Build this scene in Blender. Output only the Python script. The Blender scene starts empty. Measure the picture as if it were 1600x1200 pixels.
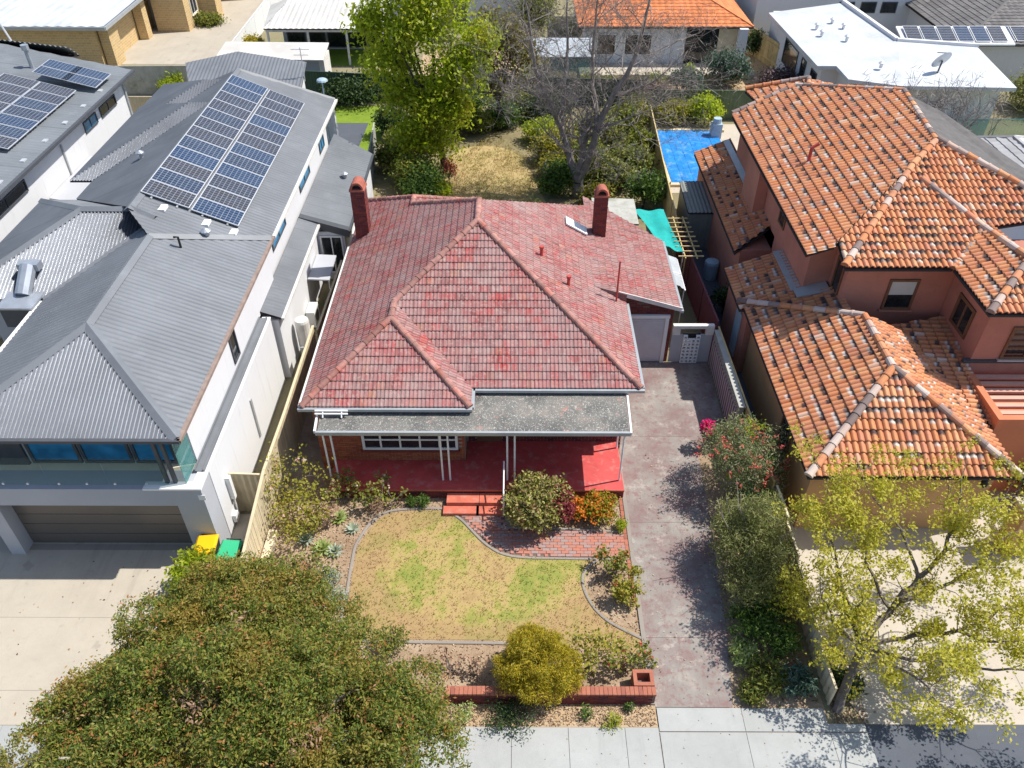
import bpy, math, random
import numpy as np
from mathutils import Vector, Matrix
SC = bpy.context.scene
COL = SC.collection
rad = math.radians
# ---------------------------------------------------------------- camera, world, sun, exposure
cam_d = bpy.data.cameras.new('camera'); cam = bpy.data.objects.new('camera', cam_d); COL.objects.link(cam)
cam.location = (0, 0, 20); cam.rotation_euler = (rad(50), 0, rad(0.21))
cam_d.sensor_width = 36; cam_d.lens = 28.125; cam_d.clip_end = 2000
SC.camera = cam
SUN_DIR = Vector((0.62, 0.16, 1.0)).normalized()
wld = bpy.data.worlds.new('World'); SC.world = wld; wld.use_nodes = True
wn = wld.node_tree.nodes; wl = wld.node_tree.links
sky = wn.new('ShaderNodeTexSky'); sky.sky_type = 'NISHITA'; sky.sun_disc = False
sky.sun_elevation = math.asin(SUN_DIR.z); sky.sun_rotation = math.atan2(SUN_DIR.x, SUN_DIR.y)
wl.new(sky.outputs[0], wn['Background'].inputs[0]); wn['Background'].inputs[1].default_value = 0.135
sun_d = bpy.data.lights.new('sun', 'SUN'); sun_d.energy = 4.9; sun_d.angle = rad(0.5); sun_d.color = (1, 0.96, 0.89)
sun = bpy.data.objects.new('sun', sun_d); COL.objects.link(sun); sun.location = (40, 10, 60)
sun.rotation_euler = SUN_DIR.to_track_quat('Z', 'Y').to_euler()
SC.view_settings.view_transform = 'Standard'; SC.view_settings.look = 'None'
SC.view_settings.exposure = 0.32; SC.view_settings.gamma = 1; SC.view_settings.use_curve_mapping = False
SC.render.engine = 'CYCLES'
SC.cycles.max_bounces = 6; SC.cycles.diffuse_bounces = 3; SC.cycles.transparent_max_bounces = 8
CAM = Vector((0, 0, 20))

# ---------------------------------------------------------------- mesh helpers
class MB:
    def __init__(s): s.v = []; s.f = []; s.uv = []; s.mi = []; s.cur = 0
    def vert(s, p, uv=(0, 0)):
        s.v.append((p[0], p[1], p[2])); s.uv.append(uv); return len(s.v) - 1
    def face(s, idx): s.f.append(idx); s.mi.append(s.cur)
    def poly(s, pts, uvs=None):
        i = [s.vert(p, uvs[k] if uvs else (0, 0)) for k, p in enumerate(pts)]; s.face(i); return s
    def box(s, x0, x1, y0, y1, z0, z1):
        b = len(s.v)
        for z in (z0, z1):
            for x, y in ((x0, y0), (x1, y0), (x1, y1), (x0, y1)): s.vert((x, y, z))
        for q in ((3, 2, 1, 0), (4, 5, 6, 7), (0, 1, 5, 4), (1, 2, 6, 5), (2, 3, 7, 6), (3, 0, 4, 7)):
            s.face([b + k for k in q])
        return s
    def obox(s, c, ux, uy, uz, hx, hy, hz):
        c = Vector(c); ux = Vector(ux); uy = Vector(uy); uz = Vector(uz); b = len(s.v)
        for z in (-1, 1):
            for x, y in ((-1, -1), (1, -1), (1, 1), (-1, 1)): s.vert(c + ux * hx * x + uy * hy * y + uz * hz * z)
        for q in ((3, 2, 1, 0), (4, 5, 6, 7), (0, 1, 5, 4), (1, 2, 6, 5), (2, 3, 7, 6), (3, 0, 4, 7)):
            s.face([b + k for k in q])
        return s
    def beam(s, p, q, w, h):
        p = Vector(p); q = Vector(q); d = (q - p); L = d.length; d.normalize()
        a = d.cross(Vector((0, 0, 1)))
        if a.length < 1e-3: a = Vector((1, 0, 0))
        a.normalize(); b = a.cross(d); b.normalize()
        return s.obox((p + q) / 2, d, a, b, L / 2, w / 2, h / 2)
    def prism(s, pts, z0, z1):
        n = len(pts); b = len(s.v)
        for z in (z0, z1):
            for p in pts: s.vert((p[0], p[1], z))
        s.face([b + n + k for k in range(n)]); s.face([b + n - 1 - k for k in range(n)])
        for k in range(n): s.face([b + k, b + (k + 1) % n, b + n + (k + 1) % n, b + n + k])
        return s
    def slab(s, pts, t):                      # sloping polygon given thickness straight down
        n = len(pts); b = len(s.v)
        for p in pts: s.vert(p)
        for p in pts: s.vert((p[0], p[1], p[2] - t))
        s.face([b + k for k in range(n)]); s.face([b + 2 * n - 1 - k for k in range(n)])
        for k in range(n): s.face([b + n + k, b + n + (k + 1) % n, b + (k + 1) % n, b + k])
        return s
    def tube(s, pts, rs, n=6, cap=True):
        pts = [Vector(p) for p in pts]
        if not hasattr(rs, '__len__'): rs = [rs] * len(pts)
        rings = []; ref = None
        for k, p in enumerate(pts):
            d = (pts[min(k + 1, len(pts) - 1)] - pts[max(k - 1, 0)])
            if d.length < 1e-6: d = Vector((0, 0, 1))
            d.normalize()
            if ref is None:
                ref = d.cross(Vector((0.13, 0.21, 1)) if abs(d.z) < .9 else Vector((1, 0.1, 0))); ref.normalize()
            a = (ref - d * ref.dot(d)); a.normalize(); b = d.cross(a); ref = a
            rings.append([s.vert(p + (a * math.cos(2 * math.pi * j / n) + b * math.sin(2 * math.pi * j / n)) * rs[k],
                                 (j / n, k)) for j in range(n)])
        for k in range(len(rings) - 1):
            for j in range(n): s.face([rings[k][j], rings[k][(j + 1) % n], rings[k + 1][(j + 1) % n], rings[k + 1][j]])
        if cap: s.face(rings[0][::-1]); s.face(rings[-1])
        return s
    def cyl(s, c, r, z0, z1, n=12): return s.tube([(c[0], c[1], z0), (c[0], c[1], z1)], r, n)
    def lathe(s, c, prof, n=14):
        return s.tube([(c[0], c[1], z) for r, z in prof], [max(r, .001) for r, z in prof], n)
    def dome(s, c, r, n=10, m=4, sz=1.0):
        prof = [(r * math.cos(math.pi / 2 * k / m), c[2] + sz * r * math.sin(math.pi / 2 * k / m)) for k in range(m + 1)]
        return s.lathe(c, prof, n)
    def mesh(s, name, mats, off=(0, 0, 0), smooth=False, useuv=False):
        me = bpy.data.meshes.new(name)
        o = off
        me.from_pydata([(a - o[0], b - o[1], c - o[2]) for a, b, c in s.v], [], s.f)
        for m in (mats if isinstance(mats, (list, tuple)) else [mats]): me.materials.append(m)
        if any(s.mi): me.polygons.foreach_set('material_index', s.mi)
        if useuv:
            l = me.uv_layers.new(name='UVMap'); vi = np.zeros(len(me.loops), dtype=np.int32)
            me.loops.foreach_get('vertex_index', vi)
            l.data.foreach_set('uv', np.array(s.uv, dtype=np.float32)[vi].ravel())
        if smooth: me.polygons.foreach_set('use_smooth', [True] * len(me.polygons))
        me.update(); return me

def setp(o, label=None, cat=None, group=None, kind=None):
    if label: o['label'] = label
    if cat: o['category'] = cat
    if group: o['group'] = group
    if kind: o['kind'] = kind
    return o
def thing(name, label, cat, loc=(0, 0, 0), group=None):
    o = bpy.data.objects.new(name, None); o.location = loc; o.empty_display_size = .2
    COL.objects.link(o); return setp(o, label, cat, group)
def off_of(p):
    v = Vector((0, 0, 0))
    while p is not None: v = v + p.location; p = p.parent
    return v
def part(name, mb, mat, parent, smooth=False, useuv=False, kind=None, label=None):
    me = mb if isinstance(mb, bpy.types.Mesh) else mb.mesh(name, mat, off_of(parent), smooth, useuv)
    o = bpy.data.objects.new(name, me); o.parent = parent; COL.objects.link(o)
    return setp(o, label, None, None, kind)
def single(name, mb, mat, label, cat, group=None, smooth=False, useuv=False):
    xs = [p[0] for p in mb.v]; ys = [p[1] for p in mb.v]; zs = [p[2] for p in mb.v]
    loc = ((min(xs) + max(xs)) / 2, (min(ys) + max(ys)) / 2, min(zs))
    o = bpy.data.objects.new(name, mb.mesh(name, mat, loc, smooth, useuv)); o.location = loc; COL.objects.link(o)
    return setp(o, label, cat, group)
def structure(name, mb, mat, smooth=False, useuv=False):
    o = bpy.data.objects.new(name, mb.mesh(name, mat, (0, 0, 0), smooth, useuv)); COL.objects.link(o)
    o['kind'] = 'structure'; return o
def place(name, me, M, parent, kind=None):      # a piece sharing mesh data, M = world matrix (parents carry no rotation)
    o = bpy.data.objects.new(name, me); o.parent = parent
    o.matrix_basis = Matrix.Translation(-off_of(parent)) @ M; COL.objects.link(o)
    if kind: o['kind'] = kind
    return o
def copy_thing(src, loc, rot=0, scale=1, label=None):
    r = src.copy(); COL.objects.link(r); r.location = loc; r.rotation_euler = (0, 0, rot); r.scale = (scale,) * 3
    if label: r['label'] = label
    for ch in list(src.children):
        c = ch.copy(); COL.objects.link(c); c.parent = r
        for g in list(ch.children):
            d = g.copy(); COL.objects.link(d); d.parent = c
    return r
def frame(o, u, s, n):
    return Matrix(((u[0], s[0], n[0], o[0]), (u[1], s[1], n[1], o[1]), (u[2], s[2], n[2], o[2]), (0, 0, 0, 1)))

# ---------------------------------------------------------------- materials
class NG:
    def __init__(s, name):
        s.m = bpy.data.materials.new(name); s.m.use_nodes = True; s.t = s.m.node_tree; s.n = s.t.nodes; s.l = s.t.links
        s.bsdf = s.n['Principled BSDF']; s.out = s.n['Material Output']
    def put(s, sock, val):
        if hasattr(val, 'is_linked') or isinstance(val, bpy.types.NodeSocket): s.l.new(val, sock)
        else: sock.default_value = val if not isinstance(val, tuple) or len(val) != 3 or sock.type != 'RGBA' else (*val, 1)
    def pos(s): 
        if not hasattr(s, '_g'): s._g = s.n.new('ShaderNodeNewGeometry')
        return s._g.outputs['Position']
    def geo(s, k): s.pos(); return s._g.outputs[k]
    def uv(s): return s.n.new('ShaderNodeTexCoord').outputs['UV']
    def noise(s, scale, detail=4, rough=.6, vec=None, dist=0):
        n = s.n.new('ShaderNodeTexNoise'); s.put(n.inputs['Vector'], vec if vec else s.pos())
        n.inputs['Scale'].default_value = scale; n.inputs['Detail'].default_value = detail
        n.inputs['Roughness'].default_value = rough; n.inputs['Distortion'].default_value = dist
        return n.outputs['Fac']
    def mapv(s, scale, vec=None, rot=(0, 0, 0)):
        n = s.n.new('ShaderNodeMapping'); s.put(n.inputs['Vector'], vec if vec else s.pos())
        n.inputs['Scale'].default_value = scale; n.inputs['Rotation'].default_value = rot; return n.outputs[0]
    def ramp(s, fac, stops, interp='LINEAR'):
        n = s.n.new('ShaderNodeValToRGB'); s.put(n.inputs[0], fac); e = n.color_ramp; e.interpolation = interp
        while len(e.elements) > 1: e.elements.remove(e.elements[-1])
        for k, (p, c) in enumerate(stops):
            el = e.elements[0] if k == 0 else e.elements.new(p)
            el.position = p; el.color = (*c, 1) if hasattr(c, '__len__') else (c, c, c, 1)
        return n.outputs[0]
    def math(s, op, a, b=0.0, c=0.0):
        n = s.n.new('ShaderNodeMath'); n.operation = op; s.put(n.inputs[0], a); s.put(n.inputs[1], b); s.put(n.inputs[2], c)
        return n.outputs[0]
    def mix(s, f, a, b, mode='MIX'):
        n = s.n.new('ShaderNodeMix'); n.data_type = 'RGBA'; n.blend_type = mode
        s.put(n.inputs[0], f); s.put(n.inputs[6], a); s.put(n.inputs[7], b); return n.outputs[2]
    def sep(s, v):
        n = s.n.new('ShaderNodeSeparateXYZ'); s.put(n.inputs[0], v); return n.outputs
    def white(s, w):
        n = s.n.new('ShaderNodeTexWhiteNoise'); n.noise_dimensions = '1D'; s.put(n.inputs['W'], w); return n.outputs['Value']
    def rnd(s):                              # one random number per island of a joined mesh and per object
        oi = s.n.new('ShaderNodeObjectInfo').outputs['Random']
        return s.white(s.math('ADD', s.math('MULTIPLY', s.geo('Random Per Island'), 53.7), s.math('MULTIPLY', oi, 91.3)))
    def bump(s, h, strength=.3, dist=.02):
        n = s.n.new('ShaderNodeBump'); s.put(n.inputs['Height'], h); n.inputs['Strength'].default_value = strength
        n.inputs['Distance'].default_value = dist; s.l.new(n.outputs[0], s.bsdf.inputs['Normal'])
    def fin(s, col, rough=.7, spec=.3, metal=0.0):
        s.put(s.bsdf.inputs['Base Color'], col); s.put(s.bsdf.inputs['Roughness'], rough)
        s.bsdf.inputs['Specular IOR Level'].default_value = spec; s.bsdf.inputs['Metallic'].default_value = metal
        return s.m
def simple(name, c, rough=.6, var=.18, scale=2.5, spec=.3, metal=0.0, bump=0.0, bscale=30, stain=None, rnd=0.0):
    g = NG(name); f = g.noise(scale, 5, .65)
    lo = tuple(x * (1 - var) for x in c); hi = tuple(min(x * (1 + var), .95) for x in c)
    col = g.ramp(f, [(.3, lo), (.7, hi)])
    if stain: col = g.mix(g.ramp(g.noise(stain[1], 6, .7), [(.52, 0), (.7, stain[2])]), col, stain[0])
    if rnd: col = g.mix(1.0, col, g.ramp(g.rnd(), [(0, (1 - rnd,) * 3), (1, (1 + rnd * .6,) * 3)]), 'MULTIPLY')
    if bump: g.bump(g.noise(bscale, 4), bump)
    return g.fin(col, rough, spec, metal)
def ground_mat(name, stops, s1, s2, bump=.4, rough=.95, fine=40, finew=.35):
    g = NG(name); a = g.noise(s1, 6, .6, dist=.4); b = g.noise(s2, 5, .7)
    col = g.ramp(g.math('ADD', g.math('MULTIPLY', a, .6), g.math('MULTIPLY', b, .4)), stops)
    col = g.mix(finew, col, g.ramp(g.noise(fine, 3, .7), [(.3, .25), (.7, 1.0)]), 'MULTIPLY')
    g.bump(g.noise(fine * .7, 4), bump, .05); return g.fin(col, rough, .1)
def leaf_mat(name, cols, patch=None, patch_scale=.8, trans=.3, rough=.5):
    g = NG(name); r = g.geo('Random Per Island'); n = len(cols)
    col = g.ramp(r, [(k / max(n - 1, 1), c) for k, c in enumerate(cols)])
    if patch: col = g.mix(g.ramp(g.noise(patch_scale, 3, .6), [(.5, 0), (.66, patch[1])]), col, patch[0])
    g.fin(col, rough, .25)
    tr = g.n.new('ShaderNodeBsdfTranslucent'); g.put(tr.inputs[0], g.mix(1.0, col, (1.25, 1.3, .8), 'MULTIPLY'))
    mx = g.n.new('ShaderNodeMixShader'); mx.inputs[0].default_value = trans
    g.l.new(g.bsdf.outputs[0], mx.inputs[1]); g.l.new(tr.outputs[0], mx.inputs[2]); g.l.new(mx.outputs[0], g.out.inputs[0])
    return g.m

def red_tile_mat():
    g = NG('red_concrete_tile'); r = g.rnd()
    big = g.noise(.9, 6, .7); fine = g.noise(9, 4, .7)
    col = g.ramp(big, [(.32, (.35, .085, .08)), (.42, (.34, .115, .108)), (.52, (.32, .16, .145)), (.66, (.34, .23, .21))])
    col = g.mix(g.ramp(r, [(.4, 0), (1, .6)]), col, (.41, .07, .065))
    col = g.mix(g.ramp(g.white(g.math('MULTIPLY', r, 77.7)), [(.5, 0), (1, .5)]), col, (.22, .135, .13))
    col = g.mix(g.ramp(g.white(g.math('MULTIPLY', r, 33.3)), [(.92, 0), (.98, .4)]), col, (.42, .20, .11))
    u = g.sep(g.uv())[0]
    streak = g.white(g.math('ADD', g.math('FLOOR', g.math('MULTIPLY', u, 4)), g.math('MULTIPLY', r, 613)))
    col = g.mix(g.ramp(streak, [(.45, 0), (1, .52)]), col, (.41, .28, .265))
    col = g.mix(g.ramp(g.white(g.math('MULTIPLY', streak, 91)), [(.7, 0), (1, .6)]), col, (.13, .055, .055))
    col = g.mix(g.ramp(fine, [(.52, 0), (.64, .5)]), col, (.45, .36, .32))
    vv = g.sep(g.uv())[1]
    col = g.mix(g.ramp(vv, [(.0, .55), (.10, .15), (.2, 0)]), col, (.10, .05, .05))  # lower edge darkened, painting the shadow line under each course
    col = g.mix(g.ramp(g.noise(.45, 4, .6), [(.42, 0), (.62, .32)]), col, (.38, .25, .24))
    g.bump(g.noise(60, 3), .25, .01)
    return g.fin(col, .85, .15)
def terracotta_mat(name='terracotta_tile', dark=1.0):
    g = NG(name); r = g.rnd(); v = g.sep(g.uv())[1]
    r2 = g.white(g.math('MULTIPLY', r, 31.7)); r3 = g.white(g.math('MULTIPLY', r, 177.1))
    col = g.ramp(r, [(0, (.53, .205, .095)), (.3, (.62, .27, .12)), (.6, (.57, .25, .14)), (.8, (.66, .34, .165)), (1, (.55, .22, .13))])
    col = g.mix(g.ramp(g.noise(6, 4), [(.45, 0), (.7, .35)]), col, (.36, .13, .08))
    cap = g.ramp(g.math('ADD', v, g.math('MULTIPLY', g.noise(14, 2), .3)), [(.62, 0), (.80, 1)]) if 'cap' not in name else 1.0
    col = g.mix(g.ramp(v, [(.0, .5), (.07, .2), (.14, 0)]), col, (.10, .05, .04))  # course-step shadow painted dark along the butt of each tile
    smoky = g.mix(g.ramp(r3, [(.35, 0), (.8, 1)]), (.045, .043, .05), (.66, .60, .54))
    smoky = g.mix(g.ramp(v, [(.72, 0), (.85, .8)]), smoky, (.05, .05, .055))
    if 'cap' in name: smoky = g.ramp(r3, [(0, (.13, .115, .115)), (.4, (.24, .20, .19)), (.6, (.50, .40, .35)), (1, (.56, .48, .43))])
    col = g.mix(g.ramp(g.noise(.7, 6, .7), [(.5, 0), (.68, .5)]), col, (.34, .17, .115))
    m = g.math('MULTIPLY', cap, g.ramp(r2, [(.59 if 'cap' not in name else .5, 0), (.61 if 'cap' not in name else .52, .9)]))
    col = g.mix(m, col, smoky)
    col = g.mix(g.ramp(r2, [(.015, .7), (.02, 0)]), col, (.64, .52, .42))
    g.bump(g.noise(50, 3), .15, .01)
    return g.fin(col, .8, .2)
def brick_mat(name, cols, mortar=None):
    g = NG(name); r = g.rnd()
    col = g.ramp(r, [(k / (len(cols) - 1), c) for k, c in enumerate(cols)])
    col = g.mix(g.ramp(g.noise(25, 3), [(.45, 0), (.7, .35)]), col, tuple(x * .6 for x in cols[0]))
    g.bump(g.noise(70, 3), .3, .01); return g.fin(col, .9, .15)
def metal_roof_mat(name, c, seam_axis=None, seam=.76, rough=.5):
    g = NG(name); c = tuple(c); col = g.ramp(g.noise(.5, 3, .5), [(.35, tuple(x * .88 for x in c)), (.65, tuple(x * 1.1 for x in c))])
    if seam_axis is not None:
        p = g.sep(g.pos())[seam_axis]
        w = g.math('FRACT', g.math('MULTIPLY', p, 1 / seam))
        col = g.mix(g.ramp(w, [(0, .45), (.035, .45), (.05, 0)]), col, tuple(x * (.55 if c[0] < .4 else .8) for x in c))
    col = g.mix(g.ramp(g.noise(1.4, 6, .75), [(.52, 0), (.7, .3)]), col, tuple(min(x * 1.6, .9) for x in c))
    return g.fin(col, rough, .4)
def panel_mat():
    g = NG('solar_cells'); s = g.sep(g.uv())
    fu = g.math('FRACT', g.math('MULTIPLY', s[0], 10)); fv = g.math('FRACT', g.math('MULTIPLY', s[1], 6))
    e = g.math('MINIMUM', g.math('MINIMUM', fu, g.math('SUBTRACT', 1, fu)), g.math('MINIMUM', fv, g.math('SUBTRACT', 1, fv)))
    r = g.n.new('ShaderNodeObjectInfo').outputs['Random']
    base = g.ramp(r, [(0, (.014, .036, .085)), (.3, (.02, .036, .07)), (.5, (.03, .031, .042)), (1, (.045, .04, .042))])
    base = g.mix(g.ramp(g.noise(3, 3), [(.4, 0), (.7, .4)]), base, (.06, .085, .13))
    line = g.ramp(e, [(.03, 1), (.07, 0)])
    return g.fin(g.mix(g.math('MULTIPLY', line, .55), base, (.42, .45, .5)), .18, .5)
def glass_mat(name, c, rough=.05):
    g = NG(name); return g.fin(g.mix(g.ramp(g.noise(1.5, 2), [(.4, 0), (.65, 1)]), c, tuple(min(x * 1.7 + .01, 1) for x in c)), rough, .6)
def clear_glass(name, tint, a=.75):
    g = NG(name); g.fin(tint, .03, .5)
    tr = g.n.new('ShaderNodeBsdfTransparent'); tr.inputs[0].default_value = (.93, .98, .96, 1)
    mx = g.n.new('ShaderNodeMixShader'); mx.inputs[0].default_value = a
    g.l.new(g.bsdf.outputs[0], mx.inputs[1]); g.l.new(tr.outputs[0], mx.inputs[2]); g.l.new(mx.outputs[0], g.out.inputs[0]); return g.m
def drive_mat():
    g = NG('stained_driveway'); a = g.noise(.55, 6, .65); b = g.noise(4, 6, .75)
    col = g.ramp(a, [(.32, (.195, .125, .115)), (.44, (.235, .18, .165)), (.56, (.265, .24, .215)), (.7, (.35, .315, .275))])
    col = g.mix(g.ramp(b, [(.5, 0), (.62, .7)]), col, (.22, .12, .115))
    col = g.mix(g.ramp(g.noise(1.7, 5, .8), [(.55, 0), (.7, .6)]), col, (.50, .45, .40))
    col = g.mix(g.ramp(g.noise(1, 5, .8, vec=g.mapv((9, .7, 1))), [(.55, 0), (.7, .4)]), col, (.17, .12, .115))
    g.bump(g.noise(40, 4), .2, .01); return g.fin(col, .85, .2)
def concrete_mat(name, c, var=.1):
    g = NG(name); col = g.ramp(g.noise(.6, 6, .7), [(.3, tuple(x * (1 - var) for x in c)), (.7, tuple(x * (1 + var) for x in c))])
    col = g.mix(g.ramp(g.noise(3, 7, .8), [(.55, 0), (.72, .4)]), col, tuple(x * .68 for x in c))
    col = g.mix(g.ramp(g.noise(1, 4, .7, vec=g.mapv((2.6, .22, 1))), [(.55, 0), (.72, .35)]), col, tuple(x * .62 for x in c))
    col = g.mix(g.ramp(g.noise(.9, 3, .6), [(.66, 0), (.70, .35)]), col, tuple(x * .5 for x in c))
    col = g.mix(g.ramp(g.noise(45, 3, .7), [(.5, 0), (.75, .3)]), col, tuple(x * .7 for x in c))
    col = g.mix(g.ramp(g.rnd(), [(0, 0), (1, .14)]), col, tuple(x * .6 for x in c))
    g.bump(g.noise(60, 3), .15, .01); return g.fin(col, .85, .2)

MT = {}
MT['redtile'] = red_tile_mat(); MT['terra'] = terracotta_mat()
MT['redcap'] = simple('ridge_cap_red', (.36, .185, .155), .85, .35, 4, rnd=.3, stain=((.42, .10, .06), 1.3, .8))
MT['terracap'] = terracotta_mat('terracotta_cap')
MT['dark'] = simple('dark_underlay', (.045, .04, .04), .9)
MT['white'] = simple('white_paint', (.78, .78, .77), .55, .04)
MT['offwhite'] = simple('aged_white_paint', (.66, .64, .60), .6, .1, stain=((.4, .36, .3), 2, .5))
def _wr(c):
    g = NG('white_render_streaked'); col = g.ramp(g.noise(.6, 4), [(.3, tuple(x * .96 for x in c)), (.7, c)])
    col = g.mix(g.ramp(g.noise(1, 5, .7, vec=g.mapv((5, 5, .35))), [(.56, 0), (.72, .4)]), col, tuple(x * .72 for x in c))
    col = g.mix(g.ramp(g.noise(2.2, 6, .75), [(.6, 0), (.75, .3)]), col, (c[0] * .7, c[1] * .68, c[2] * .64))
    g.bump(g.noise(40, 3), .08); return g.fin(col, .85, .2)
MT['render'] = _wr((.69, .69, .70))
MT['grey_and_shade'] = simple('grey_and_shade_render', (.42, .43, .46), .8, .05, .6, bump=.08)  # real grey walls, and shade painted onto the white house's front
MT['salmon'] = simple('salmon_render', (.47, .20, .145), .85, .12, .7, bump=.1, stain=((.36, .16, .115), .8, .6))
MT['ochre'] = simple('ochre_render', (.50, .29, .14), .85, .12, .8, bump=.1)
MT['veranda'] = simple('red_painted_floor', (.52, .075, .07), .65, .22, 1.2, stain=((.55, .24, .20), 2.6, .7), bump=.15)
MT['redstep'] = simple('red_painted_step', (.52, .135, .085), .75, .22, 3, stain=((.42, .26, .2), 4, .7), bump=.15)
MT['zinc'] = simple('gutter_metal', (.40, .42, .43), .45, .1, metal=.3)
MT['charcoal'] = simple('charcoal_metal', (.075, .08, .09), .5, .12)
MT['roofL'] = metal_roof_mat('grey_steel_roof_y', (.15, .16, .175), 1)
MT['roofLx'] = metal_roof_mat('grey_steel_roof_x', (.16, .17, .185), None)
MT['roofrib'] = metal_roof_mat('ribbed_grey_steel', (.14, .15, .17), None, rough=.3)
MT['roofrib'].node_tree.nodes['Principled BSDF'].inputs['Metallic'].default_value = .45
MT['roofdark'] = metal_roof_mat('dark_steel_roof', (.175, .19, .205), 1, 1.4)
MT['roofwhite'] = metal_roof_mat('white_steel_roof', (.53, .55, .57), 0, .76)
MT['roofcream'] = metal_roof_mat('cream_steel_roof', (.58, .55, .50), 0, .8)
MT['cells'] = panel_mat(); MT['alu'] = simple('aluminium', (.62, .63, .65), .4, .05, metal=.4)
MT['fibro'] = NG('lichen_fibro')
def _fib(g):
    c = g.ramp(g.noise(1.2, 5), [(.35, (.10, .10, .095)), (.55, (.17, .165, .15)), (.72, (.25, .22, .19))])
    c = g.mix(g.ramp(g.noise(11, 6, .75), [(.57, 0), (.61, .85)]), c, (.40, .37, .33))
    c = g.mix(g.ramp(g.noise(23, 3, .75), [(.60, 0), (.64, .8)]), c, (.66, .63, .58))
    c = g.mix(g.ramp(g.noise(3.1, 3, .75), [(.62, 0), (.68, .5)]), c, (.46, .20, .15))
    g.bump(g.noise(25, 4), .5, .02); return g.fin(c, .95, .1)
MT['fibro'] = _fib(MT['fibro'])
MT['brick'] = brick_mat('orange_brick', [(.33, .11, .055), (.42, .15, .065), (.36, .10, .06), (.26, .08, .05)])
MT['dbrick'] = brick_mat('dark_red_brick', [(.16, .04, .04), (.24, .06, .045), (.11, .04, .045), (.21, .055, .045)])
MT['mortar'] = simple('mortar', (.34, .30, .26), .95, .15, 8)
MT['dmortar'] = simple('dark_mortar', (.17, .115, .10), .95, .15, 8)
MT['capbrick'] = brick_mat('coping_brick', [(.36, .13, .085), (.42, .165, .105), (.29, .105, .075)])
MT['hood'] = simple('hood_brick', (.36, .115, .08), .9, .25, 5); MT['paver'] = brick_mat('path_paver', [(.40, .19, .145), (.46, .18, .12), (.36, .22, .19), (.33, .25, .235), (.43, .17, .125)])
MT['cream_fence'] = simple('cream_fence', (.60, .50, .33), .7, .1, 3, rnd=.15)
MT['cream_brick'] = NG('cream_brickwork')
def _cb(g):
    n = g.n.new('ShaderNodeTexBrick'); sx = g.sep(g.pos())
    cmb = g.n.new('ShaderNodeCombineXYZ'); g.put(cmb.inputs[0], g.math('ADD', sx[0], sx[1])); g.put(cmb.inputs[1], sx[2])
    g.put(n.inputs['Vector'], cmb.outputs[0])
    n.inputs['Color1'].default_value = (.58, .40, .17, 1); n.inputs['Color2'].default_value = (.48, .33, .15, 1)
    n.inputs['Mortar'].default_value = (.6, .52, .4, 1); n.inputs['Scale'].default_value = 1
    n.inputs['Brick Width'].default_value = .35; n.inputs['Row Height'].default_value = .17; n.inputs['Mortar Size'].default_value = .012
    return g.fin(n.outputs[0], .9, .1)
MT['cream_brick'] = _cb(MT['cream_brick'])
MT['greenfence'] = simple('green_fence', (.045, .085, .06), .7, .15)
MT['olivefence'] = simple('olive_fence', (.13, .17, .095), .7, .15)
MT['fibrofence'] = simple('grey_fibro_fence', (.40, .40, .36), .9, .15, 2, stain=((.18, .19, .12), 1.5, .7))
MT['timberfence'] = simple('timber_fence', (.55, .42, .20), .85, .2, 3, rnd=.2)
MT['limestone'] = simple('limestone', (.62, .52, .36), .9, .15, 3, bump=.3)
MT['glassdark'] = glass_mat('dark_glass', (.012, .015, .018)); MT['glassblue'] = glass_mat('sky_glass', (.015, .15, .29), .1)
MT['floortile'] = simple('pale_balcony_tile', (.78, .68, .52), .7, .05)
MT['glassgreen'] = clear_glass('green_glass', (.12, .20, .18), .93); MT['glassteal'] = clear_glass('teal_glass', (.10, .30, .30), .5)
MT['concrete'] = concrete_mat('footpath_concrete', (.375, .38, .365)); MT['beige'] = concrete_mat('beige_concrete', (.44, .39, .315), .09)
MT['beigeR'] = concrete_mat('sandy_concrete', (.50, .44, .36), .1)
MT['drive'] = drive_mat(); MT['kerb'] = concrete_mat('kerb_concrete', (.29, .255, .22))
MT['asphalt'] = concrete_mat('asphalt', (.06, .06, .065)); MT['blackpave'] = concrete_mat('charcoal_paving', (.10, .11, .13))
MT['soil'] = ground_mat('garden_soil', [(.3, (.24, .155, .095)), (.5, (.39, .28, .185)), (.62, (.48, .365, .255)), (.75, (.54, .43, .32))], .9, 5)
MT['soilback'] = ground_mat('back_soil', [(.3, (.16, .13, .07)), (.5, (.26, .22, .12)), (.7, (.38, .30, .19))], .5, 3)
MT['earth'] = ground_mat('earth', [(.3, (.20, .17, .10)), (.5, (.28, .25, .15)), (.7, (.36, .31, .21))], .08, .6)
MT['sand'] = ground_mat('sandy_litter', [(.3, (.38, .26, .15)), (.5, (.50, .36, .22)), (.7, (.56, .43, .28))], 1.5, 8)
LAWN_STOPS = [(.32, (.29, .19, .085)), (.42, (.42, .295, .135)), (.49, (.41, .32, .125)), (.54, (.31, .29, .08)), (.62, (.23, .265, .06)), (.72, (.31, .30, .085))]
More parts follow.
